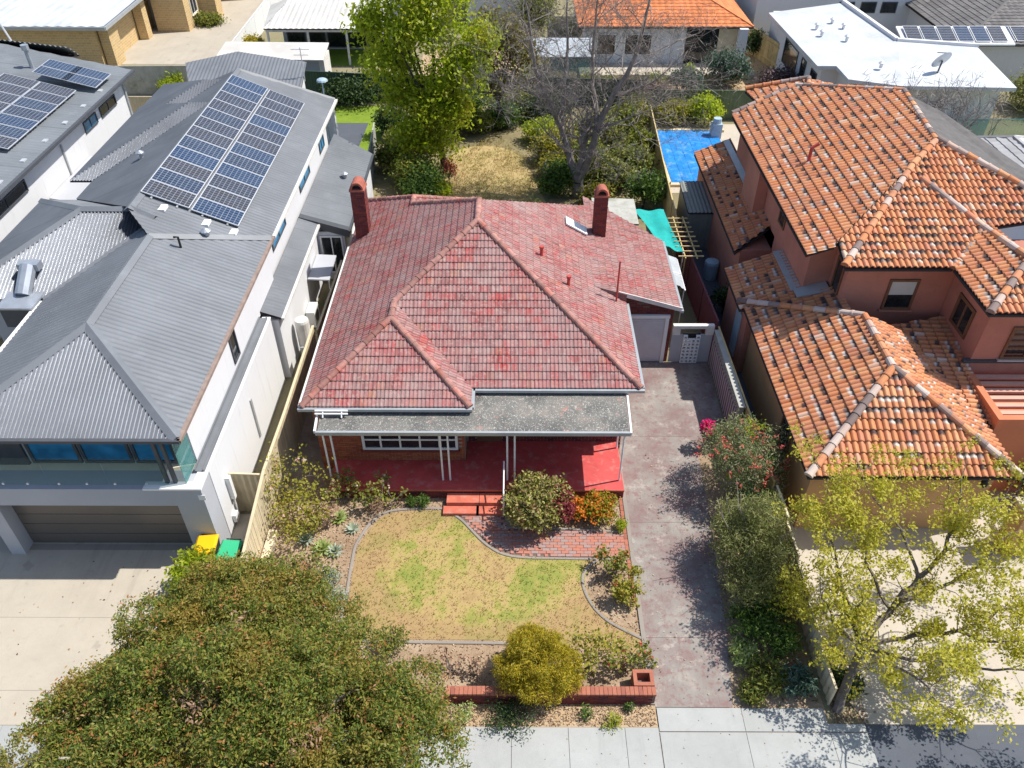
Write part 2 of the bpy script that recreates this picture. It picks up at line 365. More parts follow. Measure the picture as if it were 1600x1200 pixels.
def lawn(name, stops, s1=.55, s2=2.6, blades=False):
    g = NG(name); v = g.mapv((1, 1, .02))
    a = g.noise(s1, 5, .62, vec=v, dist=.5); b = g.noise(s2, 4, .6, vec=v)
    col = g.ramp(g.math('ADD', g.math('MULTIPLY', a, .62), g.math('MULTIPLY', b, .38)), stops)
    col = g.mix(.55, col, g.ramp(g.geo('Random Per Island'), [(0, .85), (1, 1.08)]), 'MULTIPLY')
    col = g.mix(.3, col, g.ramp(g.noise(30, 4, .8), [(.3, .4), (.7, 1.1)]), 'MULTIPLY')
    if name.startswith('patchy_lawn'):
        sp = g.sep(g.pos()); dx = g.math('MULTIPLY', g.math('ADD', sp[0], .9), 1 / 3.9); dy = g.math('MULTIPLY', g.math('SUBTRACT', sp[1], 15.1), 1 / 2.5)
        d = g.math('ADD', g.math('ADD', g.math('MULTIPLY', dx, dx), g.math('MULTIPLY', dy, dy)), g.math('MULTIPLY', g.noise(1.6, 4, .6), .55))
        col = g.mix(g.ramp(d, [(.85, 0), (1.3, .6)]), col, (.33, .215, .11))
    if blades:
        g.fin(col, .9, .08); tr = g.n.new('ShaderNodeBsdfTranslucent'); g.put(tr.inputs[0], col)
        mx = g.n.new('ShaderNodeMixShader'); mx.inputs[0].default_value = .5
        g.l.new(g.bsdf.outputs[0], mx.inputs[1]); g.l.new(tr.outputs[0], mx.inputs[2]); g.l.new(mx.outputs[0], g.out.inputs[0]); return g.m
    g.bump(g.noise(45, 4), .22, .03); return g.fin(col, .95, .08)
MT['lawn'] = lawn('patchy_lawn', LAWN_STOPS); MT['blades'] = lawn('patchy_lawn_blades', LAWN_STOPS, blades=True)
MT['drylawn'] = lawn('dry_lawn', [(.3, (.36, .26, .12)), (.5, (.47, .35, .17)), (.6, (.40, .33, .14)), (.75, (.27, .26, .08))])
MT['greenlawn'] = lawn('green_lawn', [(.3, (.14, .22, .025)), (.7, (.24, .32, .04))])
MT['poolblue'] = simple('blue_pool_cover', (.015, .20, .56), .5, .3, 3, stain=((.25, .42, .62), 2.2, .6))
MT['water'] = simple('pool_water', (.01, .17, .42), .08, .2, 2)
MT['sail'] = simple('turquoise_shade_cloth', (.015, .36, .33), .8, .2, 2)
MT['shed'] = simple('grey_green_steel', (.22, .23, .21), .6, .1)
MT['greytile'] = simple('grey_tile', (.16, .15, .145), .85, .2, 3, rnd=.25)
MT['palegrey'] = simple('pale_grey_tile', (.42, .42, .42), .85, .12, 3, rnd=.15)
MT['orangetile'] = simple('orange_tile', (.60, .20, .075), .85, .15, 2.5, rnd=.2)
MT['yellow'] = simple('yellow_plastic', (.80, .44, .01), .4, .04); MT['green'] = simple('green_plastic', (.04, .42, .20), .4, .05)
MT['binbody'] = simple('dark_green_plastic', (.03, .05, .04), .5, .1)
MT['redpipe'] = simple('red_painted_pipe', (.45, .07, .06), .6, .2, 5); MT['black'] = simple('black_plastic', (.02, .02, .022), .5)
MT['bark'] = simple('grey_bark', (.15, .125, .11), .9, .35, 6, bump=.5); MT['darkbark'] = simple('dark_bark', (.075, .06, .055), .9, .35, 6, bump=.5)
MT['greytwig'] = simple('grey_limb', (.25, .215, .195), .9, .3, 3); MT['twig'] = simple('grey_twig', (.20, .175, .165), .9, .3, 4); MT['palebark'] = simple('pale_bark', (.34, .30, .25), .9, .3, 6)
MT['garagedoor'] = simple('bronze_garage_door', (.16, .145, .13), .35, .08, .5, metal=.35)
MT['rollerdoor'] = simple('white_roller_door', (.60, .58, .60), .6, .06)
MT['cowl'] = simple('galvanised_steel', (.40, .43, .47), .4, .15, metal=.5)
MT['gutterbrown'] = simple('brown_gutter', (.27, .20, .165), .6, .25, 3); MT['wood'] = simple('brown_timber', (.18, .09, .05), .7, .2, 4); MT['blind'] = simple('white_blind', (.55, .56, .53), .8, .06)
MT['maroon'] = simple('maroon_fence', (.16, .055, .07), .7, .15); MT['palestripe'] = simple('pale_fence_strip', (.46, .40, .42), .7, .1)
MT['pinkslat'] = simple('pale_terracotta_slat', (.60, .34, .26), .7, .1); MT['blueplastic'] = simple('pale_blue_plastic', (.35, .45, .52), .5, .1); MT['polycarb'] = simple('clear_poly_sheet', (.42, .45, .47), .3, .15)
MT['terrawall'] = simple('orange_parapet', (.56, .20, .10), .85, .1, 1)

# ---------------------------------------------------------------- roofs
def ival(p2, u):                              # intersection of the line U=u with a polygon: [(s0,s1)...]
    xs = []
    n = len(p2)
    for k in range(n):
        a, b = p2[k], p2[(k + 1) % n]
        if (a[0] <= u < b[0]) or (b[0] <= u < a[0]): xs.append(a[1] + (b[1] - a[1]) * (u - a[0]) / (b[0] - a[0]))
    xs.sort(); return [(xs[k], xs[k + 1]) for k in range(0, len(xs) - 1, 2)]
def plane_frame(poly, udir):
    u = Vector(udir).normalized()
    n = Vector((0, 0, 0))
    for k in range(len(poly)):
        a = Vector(poly[k]); b = Vector(poly[(k + 1) % len(poly)]); n += a.cross(b)
    n.normalize()
    if n.z < 0: n = -n
    u = (u - n * u.dot(n)).normalized(); s = n.cross(u).normalized(); return u, s, n
def flat(poly, o, u, s): return [((Vector(p) - o).dot(u), (Vector(p) - o).dot(s)) for p in poly]
def corr(mb, poly, udir, pitch=.09, amp=.012, seg=4, lift=.01):
    u, s, n = plane_frame(poly, udir); o = Vector(poly[0]); p2 = flat(poly, o, u, s)
    u0 = min(p[0] for p in p2); u1 = max(p[0] for p in p2); N = int((u1 - u0) / pitch * seg)
    prev = None
    for k in range(N + 1):
        uu = u0 + 1e-4 + (u1 - u0 - 2e-4) * k / N; iv = ival(p2, uu)
        if not iv: prev = None; continue
        a, b = iv[0]; h = lift + amp * math.cos(2 * math.pi * k / seg)
        P = o + u * uu + n * h
        cur = (mb.vert(P + s * a), mb.vert(P + s * b))
        if prev: mb.face([prev[0], cur[0], cur[1], prev[1]])
        prev = cur
PROF_RED = [(0, .0), (.06, .022), (.20, .026), (.27, .004), (.48, .004), (.55, .022), (.70, .026), (.78, .004), (1.0, .0)]
PROF_TERRA = [(0, .0), (.10, .038), (.24, .064), (.38, .072), (.52, .064), (.66, .038), (.76, .002), (1.0, .0)]
def tile_cell(mb, O, u, s, n, u0, s0, w, g, prof, lift, iv=None):
    prev = None; K = len(prof)
    for k, (fu, h) in enumerate(prof):
        uu = u0 + w * fu; a, b = s0, s0 + g
        if iv is not None:
            if iv[k] is None: prev = None; continue
            a, b = iv[k]
        P = O + u * uu
        la = lift * (1 - (a - s0) / g); lb = lift * (1 - (b - s0) / g)
        va = mb.vert(P + s * a + n * (h + la), (fu, (a - s0) / g)); vb = mb.vert(P + s * b + n * (h + lb), (fu, (b - s0) / g))
        vr = mb.vert(P + s * a + n * (h + la - lift * 1.15), (fu, 0))
        cur = (va, vb, vr)
        if prev: mb.face([prev[0], cur[0], cur[1], prev[1]]); mb.face([prev[2], cur[2], cur[0], prev[0]])
        prev = cur
def tile_plane(stuff, full, poly, udir, w, g, prof, lift, eave=None):
    u, s, n = plane_frame(poly, udir); o = Vector(eave if eave else poly[0]); p2 = flat(poly, o, u, s)
    u0 = min(p[0] for p in p2); u1 = max(p[0] for p in p2); s0 = min(p[1] for p in p2); s1 = max(p[1] for p in p2)
    nu = int(math.ceil((u1 - u0) / w)); ns = int(math.ceil((s1 - s0) / g))
    for i in range(nu):
        ua = u0 + i * w
        ivs = []
        for fu, h in prof: ivs.append(ival(p2, min(max(ua + w * fu, u0 + 1e-3), u1 - 1e-3)))
        if ua + w > u1 + .02: pass
        for j in range(ns):
            sa = s0 + j * g; sb = sa + g; cl = []; allin = ua + w <= u1 + .01
            for iv in ivs:
                r = None
                for a, b in iv:
                    lo = max(a, sa); hi = min(b, sb)
                    if hi - lo > .012: r = (lo, hi); break
                cl.append(r)
                if r is None or r[0] > sa + .003 or r[1] < sb - .003: allin = False
            if allin: full.append((o, u, s, n, ua, sa, w, g, prof, lift))
            elif any(c is not None for c in cl): tile_cell(stuff, o, u, s, n, ua, sa, w, g, prof, lift, cl)
def lay_tiles(root, roof, full, stuff, mat, key, limit=295):
    def dist(t): return (t[0] + t[1] * t[4] + t[2] * t[5] - CAM).length
    full.sort(key=dist); cache = {}
    for t in full[:limit]:
        o, u, s, n, ua, sa, w, g, prof, lift = t
        k = (w, g)
        if k not in cache:
            m = MB(); tile_cell(m, Vector((0, 0, 0)), Vector((1, 0, 0)), Vector((0, 1, 0)), Vector((0, 0, 1)), 0, 0, w, g, prof, lift)
            cache[k] = m.mesh('roof_tile', mat, useuv=True)
        rr = random.Random(hash((round(ua, 2), round(sa, 2))))
        d = Vector((rr.uniform(-.004, .004), rr.uniform(-.004, .004), rr.uniform(-.002, .004)))
        place('roof_tile', cache[k], frame(o + u * (ua + d.x) + s * (sa + d.y) + n * d.z, u, s, n), roof)
    for o, u, s, n, ua, sa, w, g, prof, lift in full[limit:]: tile_cell(stuff, o, u, s, n, ua, sa, w, g, prof, lift)
    part('roof_tiles', stuff, mat, roof, useuv=True, kind='stuff')
def cap_mesh(L, r, mat, name='ridge_cap', flat=.8, steps=7):
    m = MB(); a0 = -.25; rings = []
    for x, rr in ((0, r * 1.12), (.06, r * 1.12), (.07, r), (L, r * .93)):
        rings.append([m.vert((x, rr * math.cos(a0 + (math.pi - 2 * a0) * k / steps), flat * rr * math.sin(a0 + (math.pi - 2 * a0) * k / steps)), (k / steps, x / L)) for k in range(steps + 1)])
    for q in range(3):
        for k in range(steps): m.face([rings[q][k + 1], rings[q][k], rings[q + 1][k], rings[q + 1][k + 1]])
    m.face(rings[0])
    return m.mesh(name, mat, useuv=True)
def cap_line(pts, L, me, parent, dz=.0, name='ridge_cap'):
    for a, b in zip(pts[:-1], pts[1:]):
        a = Vector(a); b = Vector(b); d = b - a; T = d.length; N = max(1, round(T / L)); d.normalize()
        y = Vector((0, 0, 1)).cross(d).normalized(); z = d.cross(y)
        for k in range(N):
            M = frame(a + d * (k * T / N) + Vector((0, 0, dz)), d * (T / N / L * 1.03), y, z); place(name, me, M, parent)
def brick_field(mb, mort, o, u, up, out, W, Hh, bw=.24, bh=.086, gap=.012, proud=.012, test=None, seed=1):
    o = Vector(o); u = Vector(u); up = Vector(up); out = Vector(out); rr = random.Random(seed)
    nr = int(round(Hh / bh))
    for j in range(nr):
        x = -(bw / 2 if j % 2 else 0)
        while x < W - .02:
            a = max(x, 0) + gap / 2; b = min(x + bw, W) - gap / 2; z0 = j * bh + gap / 2; z1 = (j + 1) * bh - gap / 2
            x += bw
            if b - a < .03: continue
            if test and not test((a + b) / 2, (z0 + z1) / 2): continue
            p = proud + rr.uniform(-.004, .004); i = []
            for (e, f) in ((a, z0), (b, z0), (b, z1), (a, z1)):
                i.append((o + u * e + up * f + out * p, o + u * e + up * f))
            q = [mb.vert(k[0]) for k in i]; w = [mb.vert(k[1]) for k in i]
            mb.face(q)
            for k in range(4): mb.face([w[k], w[(k + 1) % 4], q[(k + 1) % 4], q[k]])
def window(parent, c, u, out, w, h, fm, gm, bars_u=(), bars_v=(), fr=.07, sill=None, name='window', blind=None, depth=.05):
    c = Vector(c); u = Vector(u); out = Vector(out); up = Vector((0, 0, 1)); m = MB()
    def bar(x0, x1, z0, z1, d=depth): m.obox(c + u * (x0 + x1) / 2 + up * (z0 + z1) / 2 + out * (d / 2), u, out, up, abs(x1 - x0) / 2, d / 2, abs(z1 - z0) / 2)
    bar(-w / 2, w / 2, h / 2 - fr, h / 2); bar(-w / 2, w / 2, -h / 2, -h / 2 + fr)
    bar(-w / 2, -w / 2 + fr, -h / 2 + fr, h / 2 - fr); bar(w / 2 - fr, w / 2, -h / 2 + fr, h / 2 - fr)
    for x in bars_u: bar(x - fr * .35, x + fr * .35, -h / 2 + fr, h / 2 - fr, depth * .8)
    for z in bars_v: bar(-w / 2 + fr, w / 2 - fr, z - fr * .35, z + fr * .35, depth * .75)
    f = part(name, m, fm, parent)
    g = MB(); xs = [-w / 2 + fr] + sorted(bars_u) + [w / 2 - fr]; zs = [-h / 2 + fr] + sorted(bars_v) + [h / 2 - fr]
    for a, b in zip(xs[:-1], xs[1:]):
        for e, d in zip(zs[:-1], zs[1:]):
            p = MB(); p.obox(c + u * (a + b) / 2 + up * (e + d) / 2 + out * .008, u, out, up, (b - a) / 2 - .002, .004, (d - e) / 2 - .002)
            part('pane', p, gm, f)
    if blind:
        p = MB(); p.obox(c + up * (h / 2 - fr - blind / 2) + out * .016, u, out, up, w / 2 - fr, .004, blind / 2); part('blind', p, MT['blind'], f)
    if sill:
        p = MB(); p.obox(c + up * (-h / 2 - .03) + out * .06, u, out, up, w / 2 + .06, .06, .028); part('sill', p, sill, f)
    return f

# ---------------------------------------------------------------- plants
def leaf_mesh(name, centers, per, spread, L, W, mat, seed=0, up=.35, droop=0.0, squash=(1, 1, 1), off=(0, 0, 0), jitter=.35, minz=.02):
    rg = np.random.default_rng(seed); C = np.asarray(centers, dtype=np.float64)
    n = len(C) * per; c = np.repeat(C, per, axis=0) + rg.normal(0, 1, (n, 3)) * spread * np.asarray(squash)
    keep = c[:, 2] > minz; c = c[keep]; n = len(c)
    d = rg.normal(0, 1, (n, 3)); d[:, 2] -= droop; d /= np.linalg.norm(d, axis=1)[:, None] + 1e-9
    r = rg.normal(0, 1, (n, 3)); r[:, 2] += up * 3
    sd = np.cross(d, r); sd /= np.linalg.norm(sd, axis=1)[:, None] + 1e-9
    k = (1 + rg.uniform(-jitter, jitter, n))[:, None]
    nn = np.cross(sd, d)
    V = np.stack([c - d * L / 2 * k, c + sd * W / 2 * k + nn * W * .12, c + d * L / 2 * k, c - sd * W / 2 * k + nn * W * .12], axis=1).reshape(-1, 3) - np.asarray(off)
    me = bpy.data.meshes.new(name); me.vertices.add(4 * n); me.vertices.foreach_set('co', V.astype(np.float32).ravel())
    me.loops.add(4 * n); me.loops.foreach_set('vertex_index', np.arange(4 * n, dtype=np.int32))
    me.polygons.add(n); me.polygons.foreach_set('loop_start', np.arange(0, 4 * n, 4, dtype=np.int32))
    me.materials.append(mat); me.update(calc_edges=True); me.validate(); return me
def blob_pts(blobs, n, seed=0, shell=.5, bottom=True):
    rg = np.random.default_rng(seed); vol = np.array([b[3] * b[4] * b[5] for b in blobs]) ** .8; vol /= vol.sum()
    ks = rg.choice(len(blobs), n, p=vol); d = rg.normal(0, 1, (n, 3)); d /= np.linalg.norm(d, axis=1)[:, None]
    if bottom: d[:, 2] = np.where(d[:, 2] < -.35, -d[:, 2] * .6, d[:, 2])
    r = 1 - shell * rg.random(n) ** 1.6; B = np.array([b[:6] for b in blobs])[ks]
    p = B[:, :3] + d * r[:, None] * B[:, 3:6]
    # lumps: push in and out with a cheap wavy field
    w = np.sin(p[:, 0] * 2.9 + seed) * np.sin(p[:, 1] * 3.3 + 2 * seed) * np.sin(p[:, 2] * 3.1 + 1)
    return p + (p - B[:, :3]) * (w * .16)[:, None]
def grow(mb, p, d, L, r, depth, rng, ends, spread=.55, up=.12, kids=(2, 3), taper=.62, shrink=.72, sides=5, bend=.18):
    p = Vector(p); d = Vector(d).normalized(); pts = [p.copy()]; N = 3
    for k in range(N):
        d = (d + Vector((rng.gauss(0, bend), rng.gauss(0, bend), rng.gauss(0, bend) + up * .3))).normalized()
        p = p + d * (L / N); pts.append(p.copy())
    mb.tube(pts, [r * (1 - (1 - taper) * k / N) for k in range(N + 1)], sides, cap=False)
    if depth == 0: ends.append(tuple(p)); ends.append(tuple(pts[2])); return
    if depth <= 2: ends.append(tuple(pts[2]))
    for k in range(rng.randint(*kids)):
        nd = (d + Vector((rng.gauss(0, spread), rng.gauss(0, spread), rng.gauss(0, spread * .7) + up))).normalized()
        grow(mb, pts[-1] if k < 2 else pts[2], nd, L * shrink * rng.uniform(.8, 1.2), r * taper, depth - 1, rng, ends, spread, up, kids, taper, shrink, max(3, sides - 1), bend)
def tree(name, label, cat, base, blobs, n, per, spread, L, W, leafm, barkm=None, tr=.12, seed=1, group=None, shell=.5, up=.35, droop=0., limbs=6, trunk=True, pname='crown'):
    t = thing(name, label, cat, base, group); rng = random.Random(seed); b = Vector(base)
    if trunk:
        m = MB(); cz = sum(q[2] for q in blobs) / len(blobs)
        cx = sum(q[0] for q in blobs) / len(blobs); cy = sum(q[1] for q in blobs) / len(blobs)
        fork = b + (Vector((cx, cy, cz)) - b) * .45
        m.tube([b, (b + fork) / 2 + Vector((.03, .02, 0)), fork], [tr, tr * .85, tr * .7], 8)
        for k in range(limbs):
            q = blobs[k % len(blobs)]; e = Vector(q[:3]) + Vector((rng.uniform(-.6, .6) * q[3], rng.uniform(-.6, .6) * q[4], rng.uniform(-.2, .6) * q[5]))
            mid = (fork + e) / 2 + Vector((rng.uniform(-.1, .1), rng.uniform(-.1, .1), .08)); m.tube([fork, mid, e], [tr * .6, tr * .38, tr * .12], 5, False)
        part('trunk' if tr > .05 else 'stem', m, barkm or MT['bark'], t, smooth=True)
    part(pname, leaf_mesh(pname, blob_pts(blobs, n, seed, shell), per, spread, L, W, leafm, seed, up, droop, off=base), leafm, t)
    return t
# ================================================================ SETTING
def sheet(name, pts, z, mat):
    m = MB(); m.poly([(x, y, z) for x, y in pts]); return structure(name, m, mat)
def curve(pts, n=8, closed=False):            # Catmull-Rom through 2D points
    out = []; N = len(pts)
    rng_ = range(N if closed else N - 1)
    for i in rng_:
        p0 = pts[(i - 1) % N] if closed or i > 0 else pts[0]; p1 = pts[i]; p2 = pts[(i + 1) % N]
        p3 = pts[(i + 2) % N] if closed or i + 2 < N else pts[-1]
        for k in range(n):
            t = k / n
            out.append(tuple(.5 * (2 * p1[c] + (p2[c] - p0[c]) * t + (2 * p0[c] - 5 * p1[c] + 4 * p2[c] - p3[c]) * t * t + (3 * p1[c] - p0[c] - 3 * p2[c] + p3[c]) * t ** 3) for c in (0, 1)))
    if not closed: out.append(pts[-1])
    return out
m = MB(); m.poly([(-400, -300, 0), (400, -300, 0), (400, 600, 0), (-400, 600, 0)]); structure('ground', m, MT['earth'])
m = MB(); m.poly([(-400, -9, .004), (400, -9, .004), (400, 4.5, .004), (-400, 4.5, .004)]); structure('road', m, MT['asphalt'])
m = MB(); m.box(-400, 400, 4.5, 4.66, -.1, .10); structure('road_kerb', m, MT['kerb'])
sheet('verge', [(-60, 4.66), (60, 4.66), (60, 8.6), (-60, 8.6)], .008, MT['sand'])
sheet('front_garden', [(-7.75, 10.1), (3.72, 10.1), (3.72, 20.3), (-7.75, 30)], .008, MT['soil'])
sheet('side_garden', [(5.6, 10.1), (8.15, 10.1), (8.15, 21), (6.35, 21), (6.3, 16.5)], .008, MT['soil'])
sheet('verge_strip', [(-1.7, 10.1), (3.72, 10.1), (3.72, 10.72), (-1.7, 10.72)], .012, MT['sand'])
sheet('back_garden', [(-7.6, 31), (7.6, 31), (7.5, 52), (-8.2, 52)], .008, MT['soilback'])
sheet('back_lawn', curve([(-4.0, 41), (-3.7, 45), (-1.6, 46.2), (.2, 44.8), (1.2, 41), (1.4, 37), (-3.8, 37)], 6, True), .012, MT['drylawn'])
# footpath of poured slabs
fp = MB(); fp.poly([(-60, 6.9, .012), (60, 6.9, .012), (60, 10.1, .012), (-60, 10.1, .012)]); fpo = structure('footpath', fp, MT['kerb'])
def slab_piece(x0, x1, y0, y1, z0, z1, parent, mat, name='slab'):
    m = MB(); b = .006
    m.box(x0 + b, x1 - b, y0 + b, y1 - b, z0, z1); part(name, m, mat, parent)
xs = [-14.6 + 1.455 * k for k in range(13)]
xs = [x for x in xs if x < 3.0] + [3.72]
for a, b in zip(xs[:-1], xs[1:]):
    slab_piece(a, b, 8.62, 10.08, .0, .035, fpo, MT['concrete']); slab_piece(a, b, 7.1, 8.6, .0, .035, fpo, MT['concrete'])
for a, b in ((3.74, 5.95), (5.95, 8.1), (8.1, 9.05)):
    slab_piece(a, b, 9.98, 10.62 if a < 8 else 10.2, .0, .037, fpo, MT['concrete']); slab_piece(a, b, 7.1, 9.96, .0, .036, fpo, MT['concrete'])
# driveway of the red house
dv = MB(); P_ = [(3.72, 10.64), (5.75, 10.64), (6.05, 13), (6.3, 16.5), (6.5, 20.4), (7.72, 20.7), (7.72, 25.2), (3.72, 25.2)]
dv.poly([(x, y, .02) for x, y in P_]); dvo = structure('driveway', dv, MT['drive'])
m = MB()
m.box(3.60, 3.72, 10.7, 19.9, 0, .06); structure('driveway_edging', m, MT['kerb'])
m = MB()
for y in (12.7, 16.9, 20.9): m.box(3.74, 6.0 + .12 * (y - 12.7) * .4, y - .006, y + .006, .019, .024)
part('joint', m, MT['dmortar'], dvo, kind='stuff')
# left neighbour's driveway
lx = [(-24, 8.6), (-7.95, 10.1), (-7.95, 15.6), (-9.0, 16.6), (-24, 16.6)]
ld = MB(); ld.poly([(x, y, .016) for x, y in [(-24, 10.1), (-7.95, 10.1), (-7.95, 17.2), (-24, 17.2)]]); ldo = structure('concrete_driveway', ld, MT['beige'])
m = MB()
for y in (11.05, 13.3): m.box(-24, -8, y - .006, y + .006, .015, .02)
part('joint', m, MT['kerb'], ldo, kind='stuff')
m = MB(); m.poly([(-15.7, 15.95, .02), (-9.5, 15.95, .02), (-9.5, 15.72, .02), (-15.7, 15.72, .02)]); part('threshold', m, MT['kerb'], ldo)
# right neighbour's forecourt
rd = MB(); rd.poly([(x, y, .016) for x, y in [(9.1, 10.2), (26, 10.2), (26, 19), (8.3, 19), (8.3, 12.2)]]); rdo = structure('sandy_forecourt', rd, MT['beigeR'])
m = MB()
for x in (11.2, 13.6, 16.2): m.box(x - .006, x + .006, 10.2, 16.3, .015, .02)
for y in (12.4, 14.6): m.box(9.1, 18, y - .006, y + .006, .0155, .0205)
part('joint', m, MT['kerb'], rdo, kind='stuff')
sheet('driveway_apron', [(9.05, 5), (26, 5), (26, 10.18), (9.05, 10.18)], .02, MT['blackpave'])
sheet('side_passage', [(8.2, 21), (10.6, 21), (10.6, 37), (7.7, 37)], .01, MT['blackpave'])
# front lawn with its grass and a poured edging
LAWN = curve([(-4.86, 14.3), (-4.84, 13.2), (-4.45, 12.68), (-2.9, 12.62), (-.4, 12.6), (1.8, 12.4), (3.55, 12.2), (3.58, 12.75), (2.72, 13.35), (2.24, 14.1), (2.16, 14.8), (2.55, 15.35), (1.5, 15.47), (-.06, 15.55), (-.9, 15.95), (-1.7, 16.9), (-2.15, 17.3), (-3.0, 17.36), (-4.2, 17.14), (-4.8, 16.1), (-4.88, 15.2)], 5, True)
sheet('lawn', LAWN, .016, MT['lawn'])
def inside(p, x, y):
    c = False; n = len(p)
    for i in range(n):
        a, b = p[i], p[(i + 1) % n]
        if (a[1] > y) != (b[1] > y) and x < (b[0] - a[0]) * (y - a[1]) / (b[1] - a[1]) + a[0]: c = not c
    return c
rng = np.random.default_rng(5)
cand = np.stack([rng.uniform(-4.9, 3.6, 16000), rng.uniform(12.2, 17.4, 16000), np.full(16000, .022)], 1)
cand = cand[[inside(LAWN, a, b) for a, b, _ in cand]]
gm = leaf_mesh('grass_blades', cand[::2], 3, .03, .05, .018, MT['blades'], 3, up=.3, droop=-.8, minz=-1)
o = bpy.data.objects.new('lawn_grass', gm); COL.objects.link(o); o['kind'] = 'stuff'
def edging(pts, w=.085, h=.05, name='lawn_edging', mat='kerb'):
    m = MB(); prev = None
    for k, p in enumerate(pts):
        a = Vector(pts[max(k - 1, 0)]); b = Vector(pts[min(k + 1, len(pts) - 1)]); d = (b - a).normalized(); q = Vector((-d.y, d.x))
        cur = [m.vert((p[0] + q.x * e, p[1] + q.y * e, z)) for e, z in ((-w / 2, 0), (-w / 2, h * .8), (-w * .3, h), (w * .3, h), (w / 2, h * .8), (w / 2, 0))]
        if prev:
            for j in range(5): m.face([prev[j], prev[j + 1], cur[j + 1], cur[j]])
        prev = cur
    return structure(name, m, MT[mat])
edging(curve([(-2.1, 17.42), (-3.0, 17.45), (-4.28, 17.22), (-4.9, 16.15), (-4.97, 15.2), (-4.95, 14.3), (-4.93, 13.15), (-4.5, 12.6), (-2.9, 12.53), (-.4, 12.5), (1.0, 12.42)], 6))
edging(curve([(2.6, 15.42), (2.1, 14.85), (2.17, 14.05), (2.66, 13.28), (3.62, 12.66)], 6), .09)
edging(curve([(-2.1, 17.3), (-1.66, 16.93), (-.85, 15.96), (-.05, 15.52), (1.5, 15.44), (3.55, 15.42)], 6), .08)
edging([(-.3, 16.66), (1.2, 16.63), (3.4, 16.5)], .08)
# brick path, paver by paver
PATH = curve([(-2.1, 17.36), (-1.62, 16.98), (-.8, 16.02), (0, 15.6), (1.5, 15.51), (3.58, 15.49)], 5) + [(3.58, 16.42), (1.2, 16.58), (-.28, 16.62), (-.3, 17.16)]
bp = MB(); bp.poly([(x, y, .014) for x, y in PATH]); bpo = structure('brick_path', bp, MT['dmortar'])
pm = MB(); pm.box(-.112, .112, -.052, .052, -.01, .03); pme = pm.mesh('paver', MT['paver']); rr = random.Random(4); k = 0
hm = MB(); hm.box(-.05, .05, -.052, .052, -.01, .03); hme = hm.mesh('paver', MT['paver'])
for j in range(16):
    for i in range(28):
        x = -2.05 + i * .235 + (.117 if j % 2 else 0); y = 15.56 + j * .113
        ins = [inside(PATH, x + dx, y + dy) for dx, dy in ((-.1, -.04), (.1, -.04), (-.1, .04), (.1, .04))]
        if all(ins): me = pme
        elif inside(PATH, x, y) and sum(ins) >= 2: me = hme
        else: continue
        place('paver', me, Matrix.Translation((x + rr.uniform(-.004, .004), y + rr.uniform(-.004, .004), .012 + rr.uniform(-.004, .004))) @ Matrix.Rotation(rr.uniform(-.02, .02), 4, 'Z'), bpo)
bm_ = MB(); bm_.box(-.052, .052, -.112, .112, -.01, .035); bme = bm_.mesh('paver', MT['capbrick'])
for j in range(38):
    if 10.75 + j * .235 < 19.8: place('paver', bme, Matrix.Translation((3.53, 10.9 + j * .235, .014)), dvo) if 3.0 < j * .235 < 8.9 else None
# litter: small bark and leaf fragments on the beds
def litter(name, boxes, n, L, W, mat, seed):
    rg = np.random.default_rng(seed); P = []
    for (x0, x1, y0, y1, w) in boxes: P.append(np.stack([rg.uniform(x0, x1, int(n * w)), rg.uniform(y0, y1, int(n * w)), np.full(int(n * w), .03)], 1))
    P = np.concatenate(P); P = P[[not inside(LAWN, a, b) and not inside(PATH, a, b) for a, b, _ in P]]
    o = bpy.data.objects.new(name, leaf_mesh(name, P, 1, .0, L, W, mat, seed, up=2)); COL.objects.link(o); o['kind'] = 'stuff'
MT['litter'] = leaf_mat('leaf_litter', [(.10, .06, .04), (.28, .17, .10), (.42, .30, .19), (.55, .44, .30), (.22, .10, .06)], trans=.05, rough=.9)
litter('garden_litter', [(-7.6, -4.7, 12, 17.8, .42), (-4.9, -1.8, 17.2, 18, .1), (-4.9, 3.5, 10.9, 12.6, .26), (2.3, 3.6, 12.8, 15.4, .08), (0, 3.5, 16.6, 17.9, .12), (6.0, 8.1, 10.7, 16.5, .2)], 5500, .07, .035, MT['litter'], 8)
litter('verge_litter', [(-1.7, 3.7, 10.12, 10.7, .6), (8.3, 9.2, 10.2, 12.5, .4)], 3500, .06, .03, MT['litter'], 9)
# neighbours' back yards
sheet('green_back_lawn', [(-14, 49.6), (-8.6, 49.6), (-8.3, 52.4), (-14, 52.6)], .012, MT['greenlawn'])
sheet('green_lawn_strip', [(-9.4, 45.0), (-8.2, 45.0), (-8.3, 49.6), (-9.3, 49.6)], .012, MT['greenlawn'])
sheet('charcoal_terrace', [(-12.5, 38), (-7.75, 38), (-8.1, 45.0), (-9.4, 45.0), (-9.3, 49.58), (-12.5, 49.58)], .012, MT['blackpave'])
sheet('pool_surround', [(8.2, 40), (15, 40), (15, 49.5), (8.4, 49.5)], .012, MT['beigeR'])
sheet('white_patio', [(-30, 42), (-20, 42), (-21, 52), (-30, 52)], .014, MT['concrete'])
sheet('far_drive', [(-31, 60.6), (-21.5, 60.6), (-22, 78), (-27, 90), (-31, 70)], .012, MT['beige'])
sheet('far_lawn', [(-20, 61), (-8, 60), (-8, 66), (-20, 66)], .012, MT['greenlawn'])
sheet('far_garden', [(-7, 55), (18, 55), (19, 64), (-7, 64)], .012, MT['sand'])
sheet('far_right_lawn', [(30, 42), (42, 42), (42, 47), (28, 47)], .012, MT['greenlawn'])
sheet('far_street', [(-120, 96), (120, 96), (120, 104), (-120, 104)], .014, MT['asphalt'])
